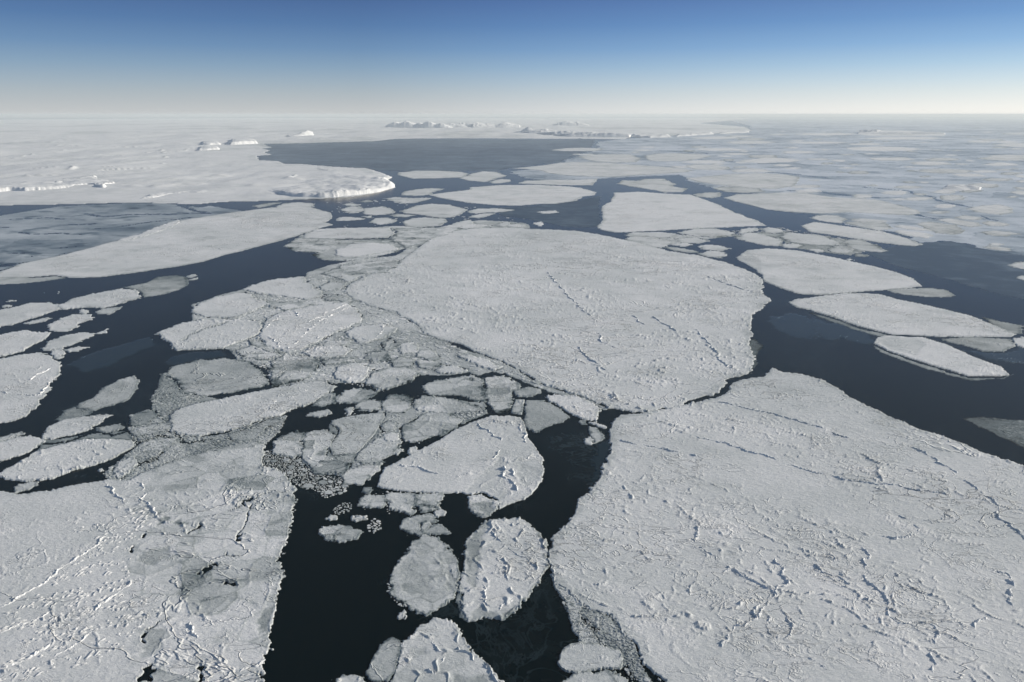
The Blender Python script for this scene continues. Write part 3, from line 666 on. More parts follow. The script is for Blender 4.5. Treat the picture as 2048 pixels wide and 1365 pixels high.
floe('S', 'flat little cake right of the clump below the lens-shaped floe', '130,700 150,694 172,696 160,702 140,705')
R11 = floe('S', 'large pinkish-white floe at the left edge with crossing white ridges', '-70,730 0,718 25,712 75,706 105,713 107,722 120,725 122,742 112,757 100,770 102,780 85,799 80,809 57,827 30,842 0,848 -70,858', rough=.5)
for i, s in enumerate(('0,785 20,790 45,792 82,792', '0,765 25,762 55,762', '82,792 92,778 98,765', '60,762 85,745 100,735')):
    ridge(R11, s, 1.8, 1.4, 210 + i)
floe('G', 'upright greyish pointed floe standing apart in the dark channel below the pinkish-white floe', '154,819 159,807 184,797 209,775 237,760 269,752 279,765 269,784 259,799 219,814 189,822', tone=.33, rim=.25)
floe('D', 'dark grey slushy ice joining the pointed floe to the one below it', '112,838 130,822 154,812 190,820 182,830 150,840 120,845', tone=.56)
floe('S', 'pale floe with a bumpy top under the greyish pointed floe', '85,869 97,857 125,839 174,834 219,828 224,832 204,844 174,862 140,872 107,879 87,877')
floe('G', 'small lumpy grey floe right of the pale bumpy floe', '190,858 205,854 235,848 240,846 248,855 240,860 215,868 195,862', rough=.7)
floe('G', 'low grey floe by the left edge, below the pinkish-white floe', '-10,882 20,868 45,862 48,868 20,880 -10,888', tone=.35)
floe('S', 'flat floe at the left edge just above the long crinkled one', '-70,900 0,884 37,874 75,873 87,884 75,897 37,912 0,924 -70,945')
R17 = floe('R', 'long crinkled floe of snowy ridges above the lower left floe', '-20,950 0,946 37,926 75,904 112,892 174,879 224,879 264,882 269,894 237,912 219,921 149,941 107,959 50,964 12,959', rubble=.35)
floe('G', 'small lozenge of ice in the black gap under the long crinkled floe', '27,979 37,969 75,964 80,971 57,981 30,987', tone=.3)
floe('G', 'dark grey block where two channels meet, left of the long snowy floe', '258,832 281,824 311,822 314,834 299,844 274,854 259,852', tone=.48)
floe('M', 'pale wavy floe just below the dark grey block', '275,860 300,850 335,846 338,858 325,866 290,870 275,878 262,866')
floe('M', 'grey-white patch of ice below the pale wavy floe', '275,892 300,880 325,873 345,880 340,895 315,905 285,905')
floe('S', 'crumpled bright floe in the gap above the lower left floe', '225,940 240,925 262,915 275,920 270,935 250,952 238,958', rough=.8)
for lab, cx, cy, rx, ry in (('tiny bright cake in the blue channel above the left-hand floes', 117, 585, 7, 2.4), ('speck of ice left of the tiny bright cake in the blue channel', 88, 587, 4, 1.2),
                            ('small flake at the left end of the blue channel', 21, 602, 4, 1.3), ('small bright flake by the top of the first floe at the left edge', 16, 613, 8, 2.5), ('tiny cake alone in the black gap under the long crinkled floe', 200, 941, 7, 3)):
    floe('S', lab, ' '.join('%.1f,%.1f' % (cx + rx * math.cos(t) * (1 + .15 * math.sin(3 * t)), cy + ry * math.sin(t)) for t in [k * math.pi / 5 for k in range(10)]), lip=.1)
floe('F', 'thin bright floe at the head of the blue channel, above the very long floe', '553,412 570,407 600,405 630,408 628,414 590,415 555,415')
floe('G', 'grey sliver left of the thin bright floe at the head of the channel', '505,413 530,407 560,406 552,410 520,416', tone=.35)
floe('N', 'dark wisp of new ice in the channel above the flat grey-centred floe', '325,728 345,714 380,706 440,702 452,712 400,720 350,732', tone=.99)
floe('N', 'dark feathered sheet of new ice in the left-hand channel', '140,730 165,712 205,700 240,690 300,672 310,690 260,712 215,735 170,745', tone=1.0)

# --- right side
floe('S', 'bright trapezoid floe beyond the upper right of the great rounded floe',
 '1229,386 1278,384 1337,388 1382,390 1425,405 1473,427 1512,441 1532,452 1500,453 1366,459 1293,463 1234,466 1200,460 1195,452 1205,441 1203,422 1203,415 1208,411 1221,403 1227,392', tone=.02, jag=.6, patch=.12)
floe('S', 'broad smooth floe right of the narrow strait beside the great rounded floe',
 '1473,515 1495,501 1533,497 1590,501 1637,509 1685,519 1748,533 1796,546 1827,558 1843,572 1811,577 1748,582 1685,587 1637,591 1590,587 1542,569 1527,563 1523,552 1511,539 1479,522', jag=.6, tone=.08, patches=(('1473,515 1495,503 1520,520 1522,550 1505,535', .3),))
floe('S', 'long pointed floe under the broad smooth floe, on the right', '1576,606 1590,599 1637,593 1685,587 1732,587 1764,590 1796,599 1859,612 1938,631 1985,650 2033,669 2017,674 1875,674 1780,669 1716,653 1669,636 1621,621 1590,615', jag=.6, tone=.08, rough=.7)
floe('D', 'dark grey fringe of ice along the lower edge of the long pointed floe', '1610,622 1669,638 1716,656 1780,671 1850,677 1760,674 1700,658 1640,636', tone=.6)
floe('G', 'grey tail of ice above the right tip of the long pointed floe', '1965,634 2010,645 2045,652 2043,668 2015,670 1985,652', tone=.5)
floe('S', 'spindle-shaped floe below the long pointed floe, half of it bright snow', '1753,675 1773,672 1843,675 1890,688 1938,710 2001,735 2022,750 2001,753 1938,753 1875,735 1827,720 1780,704 1748,688', patches=(('1753,676 1830,677 1850,690 1830,712 1775,700', .3),), jag=.6, tone=.06, rough=.6)
floe('D', 'thin dark border of ice on the lower side of the spindle-shaped floe', '1745,690 1780,707 1827,723 1875,738 1938,757 2005,757 2028,748 2010,757 1940,762 1870,744 1820,728 1760,704', tone=.62)
floe('G', 'grey floe between the long pointed floe and the spindle-shaped one', '1875,680 1938,674 2023,678 2030,694 2007,705 1970,704 1922,691', tone=.5)
floe('S', 'bright bit of floe at the right edge beside the grey floe', '2025,678 2048,672 2100,680 2100,705 2048,698 2030,688')
floe('N', 'dark sheet of new ice below the grey floe at the right edge', '1920,700 1975,706 2010,708 2060,690 2120,700 2120,735 2048,730 1990,722', tone=.93)
floe('G', 'flat grey floe off the right tip of the broad smooth floe', '1770,580 1811,577 1859,577 1890,580 1913,591 1890,596 1843,593 1805,590', tone=.42)
floe('D', 'wedge of dark thin ice at the right edge, above the huge ridged floe', '1920,836 1960,834 2048,840 2150,865 2150,945 2048,898 1990,870', tone=.80, fb=.08, wisp=.15)
floe('N', 'dark patch of new ice in the strait right of the great rounded floe', '1532,640 1560,630 1580,625 1612,632 1650,641 1640,662 1620,680 1590,676 1560,665', tone=.96, jag=3)
floe('N', 'second dark patch of new ice in the strait, under the long pointed floe', '1620,640 1660,645 1700,655 1740,668 1750,690 1715,688 1680,676 1650,683 1630,662', tone=.96, jag=3)
floe('D', 'brownish-grey ice clinging to the right edge of the great rounded floe', '1496,680 1512,678 1528,695 1515,705 1512,730 1502,748 1492,715', tone=.66)
floe('G', 'leaf-shaped floe under the left end of the bright trapezoid floe', '1247,470 1268,465 1317,464 1354,468 1351,473 1329,477 1293,473 1254,473', tone=.25)
floe('G', 'greyish rounded floe touching the upper right edge of the great rounded floe', '1250,479 1270,472 1300,474 1330,480 1345,485 1340,490 1320,497 1290,490 1260,484', tone=.27)
floe('S', 'flat floe under the bright trapezoid floe', '1355,466 1380,459 1430,457 1470,466 1465,472 1420,474 1380,472')
floe('G', 'thin floe below the flat floe under the bright trapezoid', '1350,478 1390,476 1420,482 1400,488 1360,485', tone=.25)
floe('S', 'little elongated cake below the thin floe', '1343,490 1370,485 1390,490 1370,494')
floe('S', 'pillow-shaped floe in the small dark opening above the right shoulder of the great rounded floe', '1395,493 1410,489 1440,491 1457,498 1440,502 1410,500')
floe('S', 'second pillow-shaped floe, touching the right shoulder of the great rounded floe', '1400,507 1420,502 1450,505 1453,512 1435,517 1410,514')
floe('G', 'chain of little cakes along the upper right edge of the great rounded floe', '1328,495 1350,495 1385,500 1400,506 1370,506 1340,500', rubble=.5)
floe('S', 'flat floe above the broad smooth floe, across the small dark opening', '1470,476 1495,465 1527,468 1558,479 1568,485 1558,493 1536,492 1495,484')
floe('S', 'small floe between the flat floe and the bright trapezoid', '1475,470 1482,459 1510,456 1522,460 1500,464')
floe('S', 'sheet of small floes right of the tip of the bright trapezoid floe', '1522,461 1535,455 1560,458 1566,466 1550,468 1530,466')
floe('S', 'flat angular floe above the left part of the broad smooth floe', '1558,474 1577,465 1637,470 1678,485 1669,492 1621,490 1577,484')
floe('G', 'small grey floe at the upper edge of the broad smooth floe', '1655,500 1670,492 1700,494 1710,503 1690,508 1665,506', tone=.28)
floe('G', 'angular grey floe at the left end of the wide dark bay on the right', '1685,482 1720,478 1750,490 1775,503 1760,506 1730,502 1700,497', tone=.25)
floe('G', 'thin grey strip left of the wide dark bay', '1710,505 1735,510 1732,515 1712,513')
floe('S', 'tiny bright cake above the edge of the broad smooth floe', '1688,518 1700,516 1710,520 1695,522')
floe('S', 'small floe between the flat angular floe and the broad smooth one', '1565,490 1585,486 1605,492 1590,497 1570,496')
floe('S', 'small floe right of the last one, under the flat angular floe', '1615,498 1640,497 1650,503 1630,506')
floe('S', 'long slanting floe ending in a point at the wide dark bay on the right', '1602,452 1628,444 1685,452 1764,463 1811,476 1848,490 1827,493 1764,487 1685,474 1621,465', jag=.6)
floe('G', 'grey floe above the long slanting floe', '1690,447 1720,440 1770,445 1785,458 1760,462 1720,455', tone=.27)
floe('S', 'flat floe between the broad far floe and the long slanting one', '1615,436 1640,430 1680,432 1695,440 1680,447 1640,443')
floe('S', 'narrow bright floe above the grey one beside the long slanting floe', '1700,440 1720,437 1770,441 1765,445 1720,445')
floe('F', 'very white narrow lens beyond the long slanting floe', '1785,452 1800,450 1855,458 1862,462 1830,462 1800,457', tone=-.08)
floe('F', 'very white wider lens just below the narrow one', '1783,462 1800,460 1850,466 1870,473 1855,477 1810,472', tone=-.06)
floe('G', 'pale grey oval beyond the two white lenses', '1830,448 1860,444 1910,450 1930,462 1910,470 1870,467 1850,458', tone=.27)
floe('F', 'broad far floe across the dark channel from the bright trapezoid', '1448,396 1473,389 1551,386 1600,385 1666,395 1753,400 1797,410 1836,421 1841,428 1819,431 1775,429 1694,425 1644,428 1571,424 1532,419 1493,409 1464,402', jag=.5)
floe('F', 'big pointed far floe above the broad one across the dark channel', '1372,357 1395,355 1454,349 1512,347 1571,349 1600,355 1590,372 1551,379 1493,376 1434,370 1395,364', jag=.5)
floe('F', 'pale oval floe beyond the far bay, upper one of a pair', '1290,312 1310,308 1350,307 1400,309 1425,313 1400,318 1365,323 1320,323 1290,321')
floe('F', 'pale oval floe beyond the far bay, left one of the pair', '1155,313 1200,309 1260,309 1285,318 1270,325 1225,326 1180,322')
floe('F', 'short flat floe above the long flat one right of the far bay', '1372,332 1390,329 1430,330 1455,334 1462,339 1440,341 1400,340 1378,337')
floe('F', 'long flat floe pointing left into the far bay', '1025,337 1080,332 1120,326 1170,324 1200,325 1280,331 1340,335 1390,341 1370,345 1290,350 1230,354 1190,354 1140,352 1095,347 1080,341', jag=.5)
floe('F', 'flat floe under the long flat floe by the far bay', '1035,367 1050,362 1100,360 1160,360 1195,357 1190,365 1185,371 1120,371 1060,368', jag=.6)
floe('F', 'large lens-shaped floe in the middle distance, left of the bright trapezoid', '855,390 937,380 941,375 995,371 1073,370 1132,373 1161,376 1193,385 1187,391 1165,394 1152,402 1112,408 1070,409 1034,412 995,411 937,406 888,398', jag=.5, tone=.05)
floe('F', 'flat floe at the lower edge of the far bay, near the glacier tongue', '795,346 830,342 880,342 920,344 938,348 925,355 880,357 825,358 800,352', jag=.6)
floe('F', 'humped floe at the lower edge of the far bay, right of the flat one', '921,357 945,347 965,343 990,344 1015,352 1000,356 985,360 970,365 940,362', jag=.6)
floe('F', 'little floe under the humped floe by the far bay', '978,364 1000,359 1020,360 1020,364 1000,367 985,367')
floe('F', 'flat floe off the tip of the glacier tongue', '798,387 825,380 860,377 890,378 870,384 860,390 830,392 800,391')
floe('F', 'broken flat floe below the one off the glacier tongue', '785,400 810,397 850,396 862,397 845,402 825,407 800,407')
floe('F', 'largest oval floe in the channel below the glacier tongue', '800,423 830,412 865,408 900,410 935,420 925,427 905,435 880,437 840,430 810,427', jag=.7)
floe('F', 'smooth oval floe just below the largest oval one in the channel', '804,445 825,437 850,435 890,438 896,445 880,452 840,456 812,452', jag=.7)
floe('F', 'narrow floe right of the largest oval floe in the channel', '932,424 955,418 990,417 1030,420 1010,424 960,427 940,427')
floe('F', 'thin crumbling floe under the narrow one', '935,435 960,428 995,427 975,433 955,437', rubble=.3)
floe('F', 'lone white lens in the dark bay left of the bright trapezoid floe', '1076,425 1090,422 1110,422 1116,425 1100,428 1085,428', tone=-.05)
floe('F', 'small white block near the top edge of the great rounded floe', '1067,446 1085,444 1088,449 1080,453 1070,451', tone=-.05)
floe('F', 'leftmost oval floe in the cluster below the front of the glacier tongue', '681,420 700,413 720,414 728,420 720,426 700,427')
floe('F', 'wide lobed floe right of the leftmost oval one in the cluster below the glacier tongue', '727,418 735,417 765,413 785,420 792,426 770,430 745,431 727,428')
floe('F', 'thin floe topping the cluster below the glacier tongue', '684,410 700,407 722,410 705,413')
floe('F', 'long thin floe off the right end of the very long tapering floe', '667,438 690,434 720,436 730,439 700,442 675,442')
floe('F', 'squat floe at the lower right of the cluster below the glacier tongue', '740,446 750,437 775,436 795,441 785,447 760,450')
floe('F', 'tiny floe between the wide lobed floe and the long thin one', '725,434 740,432 748,436 735,437')
floe('F', 'small grey floe close under the front of the glacier tongue', '717,404 735,400 745,404 728,406', tone=.25)
floe('F', 'flat greyish floe right of the small one under the glacier front', '770,398 790,395 815,396 820,403 795,406')
floe('F', 'slim floe between the wide lobed floe and the smooth oval one', '780,431 800,428 830,431 815,435 790,434')
floe('F', 'mottled floe behind the bright trapezoid floe', '1235,368 1245,361 1275,362 1290,358 1325,358 1345,366 1355,368 1345,373 1375,378 1365,385 1330,385 1300,380 1260,373', tone=.2)
floe('F', 'greyish floe at the near side of the big pointed far floe', '1428,378 1445,373 1480,375 1520,378 1530,384 1490,387 1450,384', tone=.27)
floe('F', 'small pale floe at the upper right corner of the bright trapezoid', '1385,390 1410,386 1440,385 1445,391 1425,397 1400,395', tone=.2)
floe('F', 'broad white floe in the crowded pack near the right edge', '1930,418 1960,412 2000,410 2025,415 2025,426 2000,431 1960,426')
floe('F', 'thin white floe off the tip of the broad far floe', '1850,425 1870,422 1895,423 1890,428 1865,428')
floe('F', 'long white floe below the broad white one near the right edge', '1870,440 1900,437 1950,445 1970,452 1940,455 1900,448')
floe('F', 'flat floe right of the long white one near the right edge', '1955,446 1980,443 2015,447 2010,453 1975,453')
floe('F', 'small floe touching the top of the long white one near the right edge', '1910,434 1930,431 1965,436 1950,442 1920,439')
floe('F', 'oval floe at the upper right corner of the wide dark bay', '1960,465 1980,461 2020,464 2038,469 2010,473 1975,471')
floe('F', 'thin floe at the upper edge of the wide dark bay', '1965,495 1990,493 2020,497 2020,503 1980,500')
floe('F', 'pointed floe jutting from the right edge into the wide dark bay', '2010,530 2048,524 2100,525 2100,545 2048,540')
floe('F', 'small floe at the right edge of the wide dark bay, below the pointed one', '2030,556 2060,549 2080,552 2080,566 2050,562')

# --- consolidated grey ice and slush between the floes
def sheet(name, label, pts, leads=(), mat=None, **q):
    d = dict(tone=.35, fb=.16, relief=.6, rough=.3, rubble=.6, patch=.35, rim=.15, jag=.8); d.update(q)
    NF[0] += 1
    if name == 'brash_ice' and not d.get('noaround'):
        g = W(pts); lo = g.min(0); hi = g.max(0)
        d['around'] = [(w_, .0016 * float(w_[:, 1].mean())) for w_ in (W(p_) for p_ in PLACED) if (w_.max(0) > lo).all() and (w_.min(0) < hi).all()]
    return make_ice(name, W(pts), d, 5000 + NF[0] * 31, [(W(s), wd) for s, wd in leads], mat or M_BRASH, label=label, cat=q.get('cat', 'brash ice'), kind='stuff')
sheet('brash_ice', 'grey rubble and slush frozen between the floes left of the great rounded floe',
 '490,578 540,562 610,553 615,545 660,530 720,518 790,512 830,490 900,560 900,690 1000,722 1075,765 1150,788 1225,815 1210,822 1160,803 1100,785 1040,762 1010,748 985,745 955,753 940,744 905,750 880,752 838,750 800,767 760,782 735,770 725,765 670,768 640,765 560,774 540,760 528,735 480,722 455,700 450,695 400,700 345,698 330,670 385,640 385,610 440,590',
 leads=(('712,560 716,557', 5), ('646,596 652,590', 4), ('490,715 497,714', 4), ('525,730 532,745 536,762', 3), ('776,676 790,684 800,690', 2.5), ('738,742 765,738', 2)))
sheet('brash_ice', 'grey slushy ice packed around the left end of the long snowy floe', '322,745 345,760 370,789 412,792 440,800 387,812 340,830 345,862 365,880 340,850 306,822 300,800 316,775', tone=.52)
sheet('brash_ice', 'grey slush between the long snowy floe and the lower left floe', '262,830 300,818 340,850 355,868 400,874 450,868 524,840 575,830 560,862 532,888 520,900 420,904 300,945 270,965 225,967 205,950 235,925 265,900 285,885 268,875 256,858',
 leads=(('338,860 352,868 362,878 378,888 395,883 415,882', 2.6), ('415,882 425,880 440,884', 1.0), ('345,884 320,870 300,880 270,890', 1.6), ('340,878 325,872', 3), ('240,957 262,938 275,930', 3.0), ('275,928 300,925 315,915', 3.0), ('300,922 325,905', 1.2)))
sheet('brash_ice', 'grey slush around the little floes above the long crinkled floe', '60,885 90,878 110,880 180,868 250,862 262,868 265,884 224,882 174,884 112,896 80,904 60,915 80,895', leads=(('92,888 130,886 165,872 195,862', 2.2), ('195,862 225,872 245,866', 1.5)), tone=.55)
sheet('brash_ice', 'grey slush between the plates of the central cluster', '660,915 715,905 760,862 775,830 830,815 900,826 965,818 975,828 930,845 905,852 870,828 810,862 800,885 745,932 700,945 685,955 660,945',
 leads=(('707,918 703,925 698,940', 1.6), ('768,862 760,868', 4), ('800,858 830,840 845,828', 1.8), ('940,825 960,823', .8)), tone=.42)
sheet('brash_ice', 'strip of grey broken ice along the lower left margin of the huge right-hand floe', '1102,1140 1160,1188 1250,1225 1270,1290 1285,1335 1310,1370 1300,1400 1262,1365 1250,1340 1215,1300 1165,1290 1150,1262 1140,1240 1120,1190',
 leads=(('1158,1235 1175,1245 1195,1262', 1.6), ('1246,1338 1262,1352 1275,1370', 3)), tone=.55)
sheet('brash_ice', 'crushed grey ice on the right margin of the egg-shaped grey floe', '893,1088 905,1106 915,1130 917,1180 905,1198 880,1212 855,1232 830,1228 880,1200 905,1160 900,1120', tone=.45)
sheet('brash_ice', 'crushed ice between the cluster of floes above the broad smooth floe', '1250,475 1340,470 1480,470 1560,462 1700,480 1740,500 1700,512 1640,504 1560,492 1470,474 1420,478 1350,492 1300,486', leads=(('1390,484 1450,480 1480,476', 6), ('1440,488 1480,490 1470,505', 9)), tone=.42, jag=1)
sheet('brash_ice', 'crumbled ice along the top of the great rounded floe', '690,460 790,452 880,455 960,440 1050,446 1062,456 900,470 800,480', tone=.34, fb=.2, jag=.7)

sheet('brash_ice', 'grey slush holding together the plates between the long snowy floe and the wedge-shaped one', '745,830 768,815 825,812 870,798 970,805 975,828 925,848 850,828 800,862 770,905 740,935 690,950 630,948 605,925 600,905 640,885 655,870 660,845 700,835',
 leads=(('801,858 835,838 850,829', 2.2), ('870,828 900,832 925,828 960,822', 1.2), ('707,918 703,925 698,940', 1.6), ('610,868 600,885 608,895', .8), ('664,848 677,862 668,880 657,895', .9), ('760,852 768,862 758,870', 3), ('692,948 740,938 765,915', 1.5)), tone=.45)
# young blue-grey ice in the far left bay
sheet('thin_ice', 'blue-grey young ice with dark leads filling the bay on the far left',
 '-140,432 0,432 60,422 120,413 250,407 330,407 400,415 420,412 470,420 500,424 415,436 361,444 293,472 244,482 171,501 85,520 44,529 0,542 -140,560',
 leads=(('22,439 61,438 98,436 122,439', 5), ('171,428 207,434 232,432 268,429 351,429', 8), ('142,450 200,448', 6), ('244,453 305,444 354,439 381,436', 3), ('39,465 61,469 110,467 166,470', 4), ('361,411 381,420 415,427', 10),
        ('105,498 156,493', 2), ('-60,536 0,532 40,527', 12), ('22,507 49,507', 3), ('71,493 95,493', 3), ('171,459 207,457', 2), ('0,455 25,456', 3), ('375,427 412,427', 9), ('115,512 135,507', 2), ('60,513 64,514', 2), ('415,409 450,411 500,413', 9)),
 mat=M_THIN, tone=.54, far=.16, mosaic=.3, msize=130, rough=0, rubble=0, relief=.15, patch=.7, fb=.12, lip=0, cat='thin ice')
# young ice between the floes of the far pack on the right
sheet('thin_ice', 'pale blue-grey young ice between the floes of the far pack on the right',
 '1020,343 1100,335 1130,322 1160,310 1195,300 1195,284 1260,277 1500,266 1500,252 1450,240 1500,236.5 2600,236.5 2600,520 2048,512 1960,495 1900,482 1850,484 1800,470 1700,450 1640,430 1600,424 1560,400 1500,385 1430,378 1380,362 1360,350 1200,358 1100,362 1050,358',
 leads=(('1590,382 1640,384 1700,392 1750,396', 14), ('1730,375 1820,383 1860,395 1940,418', 10), ('1470,340 1520,344 1600,350', 16), ('1810,425 1870,436 1930,445', 10), ('1375,318 1440,322 1480,325', 20), ('1325,302 1400,306 1420,308', 14), ('1610,352 1650,357', 12), ('1965,432 1985,438 2000,442', 9), ('1470,287 1520,290', 30)),
 mat=M_THIN, tone=.24, mosaic=.9, msize=190, far=.40, rough=0, rubble=0, relief=.15, patch=.5, fb=.12, lip=0, cat='thin ice')
sheet('thin_ice', 'dark blue new ice covering the far bay behind the glacier tongue',
 '525,290 560,288 640,287 800,279 1190,280 1180,300 1150,312 1120,325 1020,336 1000,342 930,342 800,343 760,342 700,335 620,329 560,327 515,320 520,302',
 mat=M_THIN, tone=.83, far=.14, rough=0, rubble=0, relief=.1, patch=.2, fb=.08, lip=0, cat='thin ice')
sheet('thin_ice', 'new ice on the dark water around the lone white lens', '1000,415 1070,412 1160,400 1200,392 1200,455 1130,455 1060,440 1000,432', mat=M_THIN, tone=.97, far=.08, rough=0, rubble=0, relief=.1, patch=.1, fb=.05, lip=0, cat='thin ice')
sheet('thin_ice', 'new ice in the upper part of the wide dark bay on the right', '1730,508 1790,492 1850,486 1900,483 2000,500 2100,520 2100,610 2000,590 1900,560 1800,535', mat=M_THIN, tone=.97, far=.10, rough=0, rubble=0, relief=.1, patch=.1, fb=.05, lip=0, cat='thin ice')

# --- fields of small cakes
def cakes(label, pts, n, rmin, rmax, seed, tone=(.15, .5), z0=0.0, flat=1.0):
    rg = random.Random(seed); g = W(pts)
    x0, x1, y0, y1 = g[:, 0].min(), g[:, 0].max(), g[:, 1].min(), g[:, 1].max()
    xs = np.array([rg.uniform(x0, x1) for _ in range(n * 6)]); ys = np.array([rg.uniform(y0, y1) for _ in range(n * 6)])
    k = sdf_poly(xs, ys, g) > 0
    got = {}; out = []
    G_ = rmax * 2
    for cx, cy in zip(xs[k], ys[k]):
        r = rmin + (rmax - rmin) * rg.random() ** 3.0
        a, b = int(cx // G_), int(cy // G_)
        if any((cx - q[0]) ** 2 + (cy - q[1]) ** 2 < (r + q[2]) ** 2 * .62 for i in (-1, 0, 1) for j in (-1, 0, 1) for q in got.get((a + i, b + j), ())): continue
        got.setdefault((a, b), []).append((cx, cy, r)); out.append((cx, cy, r))
        if len(out) >= n: break
    co, tn, faces = [], [], []
    ox, oy = float(g[:, 0].mean()), float(g[:, 1].mean())
    for cx, cy, r in out:
        m = rg.randint(5, 8); th0 = rg.uniform(0, 6.28); t = rg.uniform(*tone); hz = rg.uniform(.18, .45) + z0; el_ = rg.uniform(.65, 1)
        base = len(co); th = rg.uniform(0, 3.14); ct, st = math.cos(th), math.sin(th)
        ring = []
        for i in range(m):
            a = th0 + 6.283 * (i + rg.uniform(-.25, .25)) / m; rr = r * rg.uniform(.8, 1.08)
            ex, ey = rr * math.cos(a), rr * math.sin(a) * el_
            ring.append((ex * ct - ey * st, ex * st + ey * ct))
        for sx in ring: co.append((cx + sx[0] - ox, cy + sx[1] - oy, z0 - .3)); tn.append(t + .2)
        for sx in ring: co.append((cx + sx[0] * .9 - ox, cy + sx[1] * .9 - oy, hz + rg.uniform(-.06, .12))); tn.append(t)
        co.append((cx - ox, cy - oy, hz + rg.uniform(-.02, .1))); tn.append(t - .05)
        c = base + 2 * m
        for i in range(m):
            j = (i + 1) % m
            faces.append((base + i, base + j, base + m + j, base + m + i))
            faces.append((base + m + i, base + m + j, c, c))
    me = bpy.data.meshes.new('ice_cakes')
    me.from_pydata(co, [], [f if f[2] != f[3] else f[:3] for f in faces])
    a = me.attributes.new('tone', 'FLOAT', 'POINT'); a.data.foreach_set('value', np.clip(np.array(tn, np.float32), 0, 1))
    o = link('ice_cakes', me, M_ICE, label=label, cat='brash ice', kind='stuff'); o.location = (ox, oy, 0)
    return o
cakes('field of tiny broken cakes on black water right of the lower left floe', '527,902 545,905 600,916 612,935 640,950 660,954 700,955 693,970 690,975 660,985 655,995 640,985 600,975 590,968 572,950 545,938 525,930', 1500, .6, 5.0, 3, (.2, .55))
cakes('tiny cakes trailing off the lower edge of the rough pinkish-grey plate', '640,985 700,968 690,985 668,992 648,998', 60, 1, 3, 4)
cakes('tiny cakes in the dark film right of the bright oval floe', '735,1048 748,1038 760,1042 762,1060 745,1068 735,1060', 26, 1, 2.6, 5, (.1, .3))
cakes('small cakes and slush above the bright oval floe', '665,1018 690,1005 706,1008 700,1022 680,1030 668,1028', 40, .8, 2.6, 6, (.3, .6))
cakes('crumbs of ice along the lower left edge of the egg-shaped grey floe', '775,1165 790,1178 800,1200 815,1215 805,1215 790,1205 778,1190', 50, .6, 2.0, 8, (.15, .4))
cakes('broken bits between the lumpy plate and the wedge-shaped floe', '912,826 935,818 960,814 972,824 960,830 935,842 905,852 890,852', 110, .9, 3.2, 9, (.15, .45), .25)
cakes('rubble of small blocks between the floes left of the great rounded floe',
 '500,580 640,550 700,520 800,512 850,520 880,680 1000,730 1130,785 1200,812 1100,785 1010,745 940,742 838,748 760,780 660,765 560,772 530,740 460,700 360,700 340,670 400,640', 5200, 1.0, 8.5, 10, (.08, .42), .22)
cakes('rubble of small blocks around the left end of the long snowy floe', '305,800 330,748 350,770 412,794 380,812 340,832 345,860 306,824', 500, .8, 3.0, 11, (.3, .65), .25)
cakes('rubble of small blocks between the long snowy floe and the lower left floe', '262,832 340,850 400,876 450,870 524,842 575,832 560,862 530,888 420,902 300,943 225,965 205,950 265,900', 1500, .8, 3.2, 12, (.3, .6), .25)
cakes('blocks in the crushed strip beside the huge right-hand floe', '1105,1150 1160,1190 1250,1225 1268,1290 1285,1335 1300,1365 1262,1360 1215,1300 1165,1290 1140,1240 1120,1190', 900, .5, 2.2, 13, (.3, .7), .25)
cakes('broken pieces of ice among the small floes above the broad smooth floe', '1255,477 1345,488 1420,478 1480,472 1560,465 1640,500 1740,508 1700,480 1560,455 1340,470', 420, 2.5, 8, 14, (.05, .4), .2)
cakes('crumbs of ice off the crumbled edge left of the flat grey-centred floe', '300,800 318,775 326,780 322,800 308,812', 80, .8, 2.2, 15)
cakes('blocks between the plates of the central cluster', '700,945 760,865 775,832 800,828 800,885 745,932', 260, .8, 3.0, 16, (.2, .5), .25)
cakes('bits of ice around the cakes left of the wedge-shaped floe', '715,1000 740,985 800,983 840,988 800,990 780,1030 760,1020 740,1018', 60, .6, 1.8, 17, (.15, .5))
cakes('scattered small floes drifting in the channel below the glacier tongue', '640,404 800,400 1000,418 1060,440 900,455 800,458 690,455 660,430', 110, 2.5, 9, 18, (.05, .3))

# --- far pack: many small floes, each a thing of its own
rg = random.Random(21)
def inside(x, y, pg):
    c = False
    for i in range(len(pg)):
        ax, ay = pg[i]; bx, by = pg[i - 1]
        if (ay > y) != (by > y) and x < (bx - ax) * (y - ay) / (by - ay) + ax: c = not c
    return c
ZONE = P('1120,300 1300,290 1500,262 2070,252 2070,500 1960,490 1870,480 1780,465 1640,428 1560,396 1430,366 1380,350 1300,352 1170,330')
cent = []
tries = 0
while len(cent) < 112 and tries < 9000:
    tries += 1
    y = rg.uniform(254, 500) if rg.random() < .5 else rg.uniform(262, 400); x = rg.uniform(1120, 2080)
    rx = (9 + 75 * rg.random() ** 2.2) * (0.75 + (y - 250) / 320); ry = rx * (y - 229) / 1479.0 * rg.uniform(.8, 1.4) + .8
    if not inside(x, y, ZONE): continue
    if any(inside(x + a, y + b, pg) for pg in PLACED for a, b in ((0, 0), (rx * .8, 0), (-rx * .8, 0), (0, ry), (0, -ry))): continue
    if any(((x - a) / (rx + c)) ** 2 + ((y - b) / (ry + d_)) ** 2 < .95 for a, b, c, d_ in cent): continue
    cent.append((x, y, rx, ry))
LBL = {}
